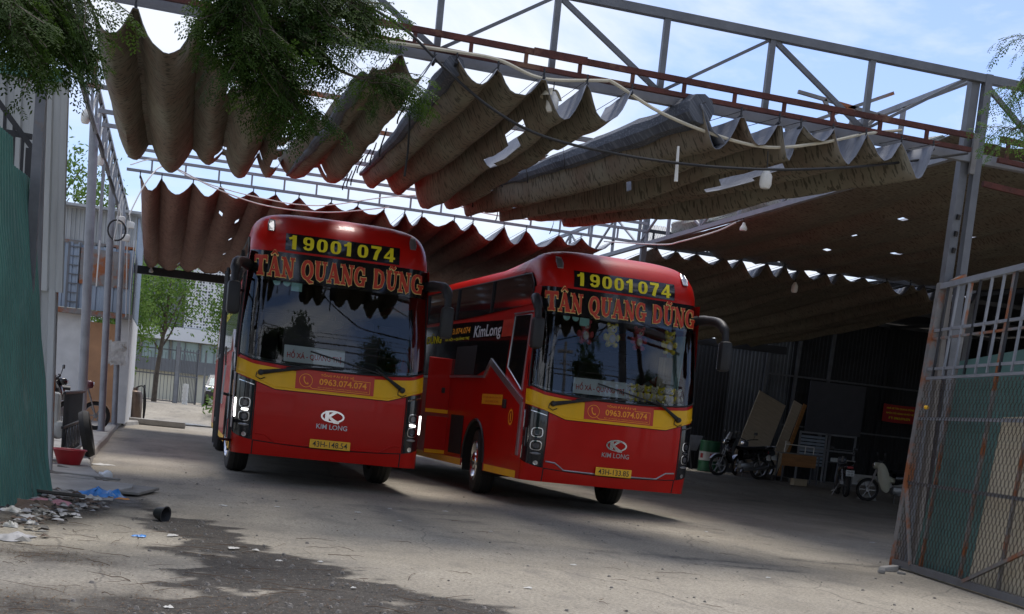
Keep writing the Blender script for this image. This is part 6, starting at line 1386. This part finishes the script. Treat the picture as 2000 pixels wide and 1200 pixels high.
def leafy_tree(name, label, trunk_pts, trunk_r, branches, seed, dens=1.0, flen=(.28, .46), m=LEAFD, group=None):
    """branches: list of (polyline, how many fronds, start fraction)"""
    rs = np.random.default_rng(seed); T_ = thing(name, label, 'tree', Vector(trunk_pts[0]), 0, group); o = Vector(trunk_pts[0])
    q = MB(); tp = spline(trunk_pts, 6); q.tube([p-o for p in tp], [trunk_r*(1-.6*i/len(tp)) for i in range(len(tp))], 10)
    for pl, n, st, r0 in branches:
        sp = spline(pl, 6); q.tube([p-o for p in sp], [r0*(1-.75*i/len(sp))+.003 for i in range(len(sp))], 6)
    q.build('trunk', BARK, T_, True)
    q = MB(); tw = MB()
    for pl, n, st, r0 in branches:
        sp = spline(pl, 8); n = int(n*dens)
        for k in range(n):
            t = st+(1-st)*(k+rs.random())/n; i = min(len(sp)-2, int(t*(len(sp)-1))); p = sp[i].lerp(sp[i+1], rs.random()); bd = (sp[i+1]-sp[i]).normalized()
            a = rs.random()*6.283; d = bd*rs.uniform(.1, .9)+Vector((math.cos(a), math.sin(a), rs.uniform(-.6, .35)))
            ln_ = rs.uniform(*flen); b0 = p+Vector((rs.normal(0, .05), rs.normal(0, .05), rs.normal(0, .05)))
            pts_ = frond(q, b0-o, d, (0, 0, 1), ln_, rs); tw.tube([p-o]+pts_[::3], .004, 3, cap=False)
    cr_ = q.build('crown', m, T_, kind='stuff'); tw.build('leaf_stalks', BARK, cr_, kind='stuff')
    return T_
b3 = lambda *a: [L3(*p) for p in a]
TA = [(-3.4, 8.2, -.05), (-3.2, 8.4, 1.6), (-2.8, 8.8, 3.2), (-1.9, 9.4, 4.6)]
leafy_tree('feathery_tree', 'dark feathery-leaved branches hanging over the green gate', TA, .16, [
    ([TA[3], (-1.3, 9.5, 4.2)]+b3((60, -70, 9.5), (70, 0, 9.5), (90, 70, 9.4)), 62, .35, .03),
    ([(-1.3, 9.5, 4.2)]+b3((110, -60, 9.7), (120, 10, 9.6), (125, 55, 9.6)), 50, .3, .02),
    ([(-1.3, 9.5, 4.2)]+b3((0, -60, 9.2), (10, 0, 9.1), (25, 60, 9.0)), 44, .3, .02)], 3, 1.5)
TB = [(-2.6, 6.2, -.05), (-2.4, 6.8, 2.2), (-1.4, 8.6, 4.6), (-.2, 10.0, 5.0)]
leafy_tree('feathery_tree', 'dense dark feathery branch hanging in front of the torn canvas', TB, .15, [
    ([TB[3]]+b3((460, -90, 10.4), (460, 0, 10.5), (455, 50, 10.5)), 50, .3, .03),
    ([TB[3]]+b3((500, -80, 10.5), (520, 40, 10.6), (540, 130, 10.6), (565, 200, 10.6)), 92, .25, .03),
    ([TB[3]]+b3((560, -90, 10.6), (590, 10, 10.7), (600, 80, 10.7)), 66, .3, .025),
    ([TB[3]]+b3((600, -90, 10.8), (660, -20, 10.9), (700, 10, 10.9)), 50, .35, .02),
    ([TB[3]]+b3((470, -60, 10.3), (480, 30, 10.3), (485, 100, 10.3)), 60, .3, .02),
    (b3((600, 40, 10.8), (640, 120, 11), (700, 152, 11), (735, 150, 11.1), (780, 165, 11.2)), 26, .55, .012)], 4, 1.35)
TC = [(10.6, 10.6, -.05), (10.5, 11, 2.6), (9.9, 11.6, 4.8), (9.2, 12.0, 5.6)]
leafy_tree('feathery_tree', 'bright feathery-leaved twigs reaching in beside the entrance post', TC, .13, [
    ([TC[3]]+b3((2080, 60, 12), (2020, 130, 12), (1975, 190, 12)), 16, .45, .02),
    ([TC[3]]+b3((2080, 180, 12), (2030, 230, 12), (1975, 255, 12)), 15, .45, .02),
    ([TC[3]]+b3((2100, 0, 12.2), (2050, 60, 12.2), (2005, 70, 12.2)), 10, .4, .02)], 5, m=LEAFM)
# ================================================================== far background on the left
def clump_tree(label, base, h, crown_c, crown_r, seed, n=900, m=LEAFM, lean_=(0, 0), ls=.08):
    rs = np.random.default_rng(seed); T_ = thing('background_tree', label, 'tree', base, 0, 'trees behind the yard'); q = MB()
    top = Vector((lean_[0], lean_[1], h)); q.tube(spline([(0, 0, -.1), (.05, 0, h*.3), top*.7, top], 6), [.11*(1-.6*i/18) for i in range(19)], 8)
    for k in range(9):
        a = rs.random()*6.28; q.tube(spline([top*(.45+.05*k), top*(.6+.04*k)+Vector((math.cos(a)*crown_r[0]*.4, math.sin(a)*crown_r[1]*.4, crown_r[2]*.25)), top+Vector((math.cos(a)*crown_r[0]*.8, math.sin(a)*crown_r[1]*.8, (rs.random()-.3)*crown_r[2]))], 5), [.045*(1-.7*i/10) for i in range(11)], 5)
    q.build('trunk', BARK, T_, True)
    q = MB(); c0 = Vector(crown_c)
    for k in range(n//24):
        d = Vector(rs.normal(0, 1, 3)); d.normalize(); r_ = rs.random()**.4; c = c0+Vector((d.x*crown_r[0], d.y*crown_r[1], d.z*crown_r[2]))*r_
        for j in range(24):
            p = c+Vector(rs.normal(0, .22, 3)); a = Vector(rs.normal(0, 1, 3)).normalized(); b_ = a.orthogonal().normalized(); s = ls*rs.uniform(.6, 1.4)
            o = len(q.v); q.v += [tuple(p-a*s), tuple(p+b_*s*.45), tuple(p+a*s), tuple(p-b_*s*.45)]; q.f.append((o, o+1, o+2, o+3)); q.m.append(0)
    q.build('crown', m, T_, kind='stuff'); return T_
LEAFB = leaf_mat('light_green_leaf', (.05, .12, .018), (.16, .25, .05), .4)  # lighter green for the background trees
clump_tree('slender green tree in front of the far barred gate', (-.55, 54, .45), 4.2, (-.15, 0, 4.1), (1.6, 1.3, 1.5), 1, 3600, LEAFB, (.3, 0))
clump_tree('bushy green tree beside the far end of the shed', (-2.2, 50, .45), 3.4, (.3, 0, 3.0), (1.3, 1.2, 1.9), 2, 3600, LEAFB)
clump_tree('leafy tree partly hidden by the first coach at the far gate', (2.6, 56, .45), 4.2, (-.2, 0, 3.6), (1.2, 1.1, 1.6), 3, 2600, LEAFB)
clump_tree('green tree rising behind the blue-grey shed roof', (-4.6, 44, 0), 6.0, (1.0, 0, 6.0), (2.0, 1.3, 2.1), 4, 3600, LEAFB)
clump_tree('low green shrub by the ramp next to the first coach', (1.9, 47, .2), .5, (0, 0, .5), (.5, .5, .45), 5, 700, LEAFB)
# white building with pierced screen
WB = thing('white_building', 'white building with a pierced block screen above shuttered windows', 'building', (0, 76, 0))
BWH = mat('building_white', (.70, .71, .71), .8, 0, .08, .6); BCR = mat('building_cream', (.60, .58, .46), .8, 0, .1, .6); WGL = mat('pale_window_glass', (.33, .42, .40), .15, 0, .15, 2); BGR = mat('dark_roof_band', (.16, .17, .18), .7, 0, .2, 2)
q = MB(); q.box2((-9, .2, .3), (9, 6, 9)); q.build('wall', BCR, WB)
q = MB(); q.box2((-9, -.35, 3.55), (9, .15, 4.25)); q.build('fascia', BWH, WB)
q = MB(); q.box2((-2.2, -.1, 4.3), (.35, .15, 9)); q.build('dark_reveal', BGR, WB)
SCN = MB(); n_x, n_z = 44, 26; cw = .16
hole = lambda i, j: (i*7+j*13+(i*j) % 5) % 3 != 0
SCN.box2((.5, -.1, 4.25), (8.5, -.02, 4.3)); 
for i in range(n_x):
    for j in range(n_z):
        x, z = .5+i*cw, 4.3+j*cw
        s = cw*.30 if hole(i, j) else cw*.14; c_ = (x+cw/2, z+cw/2)
        for (a, b, cc, d) in ((x, x+cw, z, c_[1]-s), (x, x+cw, c_[1]+s, z+cw), (x, c_[0]-s, c_[1]-s, c_[1]+s), (c_[0]+s, x+cw, c_[1]-s, c_[1]+s)):
            SCN.add([(a, -.2, cc), (b, -.2, cc), (b, -.2, d), (a, -.2, d)], [(0, 1, 2, 3)])
SCN.build('pierced_screen', BWH, WB, kind='stuff')
q = MB(); q.box2((.45, -.02, 4.3), (8, .1, 8.6)); q.build('screen_backing', BGR, WB)
for i in range(9):
    x = -6.2+1.55*i; q = MB(); q.box2((x, .12, 2.35), (x+1.35, .17, 3.5)); WN = q.build('window', WGL, WB)
    q = MB(); q.box2((x-.05, .06, 2.3), (x, .2, 3.55)); q.box2((x+.65, .06, 2.35), (x+.7, .19, 3.5)); q.box2((x+1.35, .06, 2.3), (x+1.40, .2, 3.55)); q.build('window_frame', BGR, WN)
# low wall and barred gate at the far end
LW_ = thing('boundary_wall', 'cream boundary wall with a dark coping behind the barred gate', 'wall', (0, 66, 0))
q = MB(); q.box2((-8, 0, .3), (9, .2, 1.75)); q.build('wall', BCR, LW_); q = MB(); q.box2((-8, -.25, 1.75), (9, .3, 2.35)); q.build('coping', BGR, LW_)
def bar_gate(label, x0, x1, y, z0, h, rz=0):
    G_ = thing('barred_gate', label, 'gate', (x0, y, z0), rz, 'far barred gate leaves'); W_ = x1-x0
    for z in (.06, h*.5, h*.95): part_bar(G_, 'rail', (0, 0, z), (W_, 0, z), .05, .05, GALV)
    k = int(W_/.13)
    for i in range(k+1): part_bar(G_, 'bar', (W_*i/k, .02, .05), (W_*i/k, .02, h if i % 2 else h*.9), .022, .022, GALV, up=(0, 1, 0))
    part_bar(G_, 'stile', (0, 0, 0), (0, 0, h*1.02), .07, .07, GALV, up=(0, 1, 0)); part_bar(G_, 'stile', (W_, 0, 0), (W_, 0, h*1.02), .07, .07, GALV, up=(0, 1, 0))
bar_gate('closed leaf of the far barred gate next to the shed', -1.6, .18, 56, .45, 2.2)
bar_gate('open leaf of the far barred gate standing end-on', .3, 1.9, 56, .45, 2.2, R(62))
q = MB(); q.bar((.24, 56, .4), (.24, 56, 2.9), .14, .14); tag(q.build('gate_post', GALVL), 'pale square post between the far gate leaves', 'post')
q = MB(); q.bar((1.35, 57, .4), (1.35, 57, 2.7), .08, .08); tag(q.build('gate_post', GALVL), 'slim post standing right of the open far gate leaf', 'post')
ST = thing('stacked_stools', 'small stack of white plastic stools by the far gate post', 'stools', (.62, 55.2, .45))
for i in range(5):
    q = MB(); q.lathe([(.12, .0), (.10, .16), (.0, .17)], 10, Matrix.Translation((0, 0, .16*i))); q.build('stool', WHT, ST, True)
# parked dark car beyond the gate
CA = thing('parked_car', 'dark saloon car parked beyond the far gate', 'car', (2.3, 60, .45), R(90))
CPT = mat('dark_car_paint', (.03, .034, .04), .25, .3, .1, 5, coat=.5)
prof = [(-2.1, .35), (-2.15, .62), (-1.9, .74), (-1.1, .82), (-.55, 1.30), (.55, 1.36), (1.25, .95), (2.0, .88), (2.15, .6), (2.1, .3)]
q = MB(); vs = []
for sg, wd in ((-1, .84), (1, .84)):
    for x, z in prof: vs.append((x, sg*(wd if z < .95 else .66), z))
n = len(prof); q.add(vs, [(i, i+1, n+i+1, n+i) for i in range(n-1)]+[tuple(range(n))[::-1], tuple(range(n, 2*n))]); q.build('body', CPT, CA, 30)
for sg in (-1, 1):
    q = MB(); q.add([(-1.0, sg*.80, .86), (-.55, sg*.69, 1.24), (.5, sg*.69, 1.30), (1.05, sg*.80, .94)], [(0, 1, 2, 3)]); q.build('side_window', WGL, CA)
    for xx in (-1.35, 1.35): q = MB(); q.lathe([(.0, -.09), (.18, -.1), (.30, -.08), (.30, .08), (.18, .1), (0, .09)], 18, Matrix.Translation((xx, sg*.76, .30)) @ Matrix.Rotation(math.pi/2, 4, 'X')); q.build('wheel', RUB, CA, True)
q = MB(); q.add([(-1.08, -.7, .85), (-1.08, .7, .85), (-.58, .6, 1.27), (-.58, -.6, 1.27)], [(0, 1, 2, 3)]); q.build('windscreen', WGL, CA)
# street behind the camera, mirrored by the windscreens: trees, poles, cables, low houses
for i, (x, lab, cz, cr_) in enumerate(((1.6, 'slim street tree across the lane mirrored by the lit coach', 8.2, (1.2, 1.2, 3.2)), (8.6, 'broad street tree across the lane between the utility poles', 7.2, (2.0, 1.4, 3.6)), (15.2, 'street tree across the lane mirrored by the coach with headlamps off', 8.0, (1.7, 1.4, 3.6)), (22.5, 'far street tree across the lane beside the cream house', 7.0, (2.4, 1.4, 4.0)))):
    clump_tree(lab, (x, -8, 0), cz*.85, (0, 0, cz), cr_, 20+i, 7200, LEAFD, (.1, 0), .12)
for i, x in enumerate((-6, 12)):
    q = MB(); q.tube([(x, -5.0, 0), (x, -5.0, 10.5)], [.16, .11], 10); q.bar((x-.7, -5, 10.1), (x+.7, -5, 10.1), .08, .1); q.bar((x-.5, -5, 9.2), (x+.5, -5, 9.2), .08, .1); tag(q.build('utility_pole', CONC, None, True), 'concrete utility pole at the lane carrying the cables, %s end' % ('gate' if i == 0 else 'tree'), 'utility pole')
for i in range(11):
    z = 5.6+.42*i+.15*nz(i*3.3); cable('black power cable strung along the lane between the utility poles', sag((-26, -5.0, z), (36, -5.1+.1*i, z+.5*nz(i)), .5+.9*abs(nz(i*5.1)), 18), .025 if i % 4 else .06, CABK, 2)['group'] = 'power cables along the lane'
for i, (x, w_, h_, m_) in enumerate(((-14, 8, 3.4, BCR), (-3, 9, 3.0, BWH), (18, 12, 3.6, BCR))):
    H_ = thing('low_house', ('cream low house across the lane', 'white low house across the lane between two cream ones', 'wide cream house across the lane behind the street trees')[i], 'house', (x, -16, 0))
    q = MB(); q.box2((-w_/2, -3, 0), (w_/2, 0, h_)); q.build('wall', m_, H_); q = MB(); q.box2((-w_/2-.3, -3.2, h_), (w_/2+.3, .4, h_+.15)); q.build('roof', BGR, H_)
    for k in range(3): q = MB(); q.box2((-w_/2+.8+2.2*k, .0, .9), (-w_/2+2.1+2.2*k, .05, 2.1)); q.build('window', WGL, H_)
# pale block of flats far beyond the right bay
TW = thing('apartment_block', 'pale grey apartment block rising far behind the entrance post', 'building', (47, 66, 0))
q = MB(); q.box2((-4.2, 0, 0), (8, 10, 17.2)); q.build('wall', BWH, TW)
for k in range(5):
    for j in range(3): q = MB(); q.box2((-3.2+2.4*j, -.06, 2.2+3*k), (-1.9+2.4*j, -.01, 3.8+3*k)); q.build('window', WGL, TW)
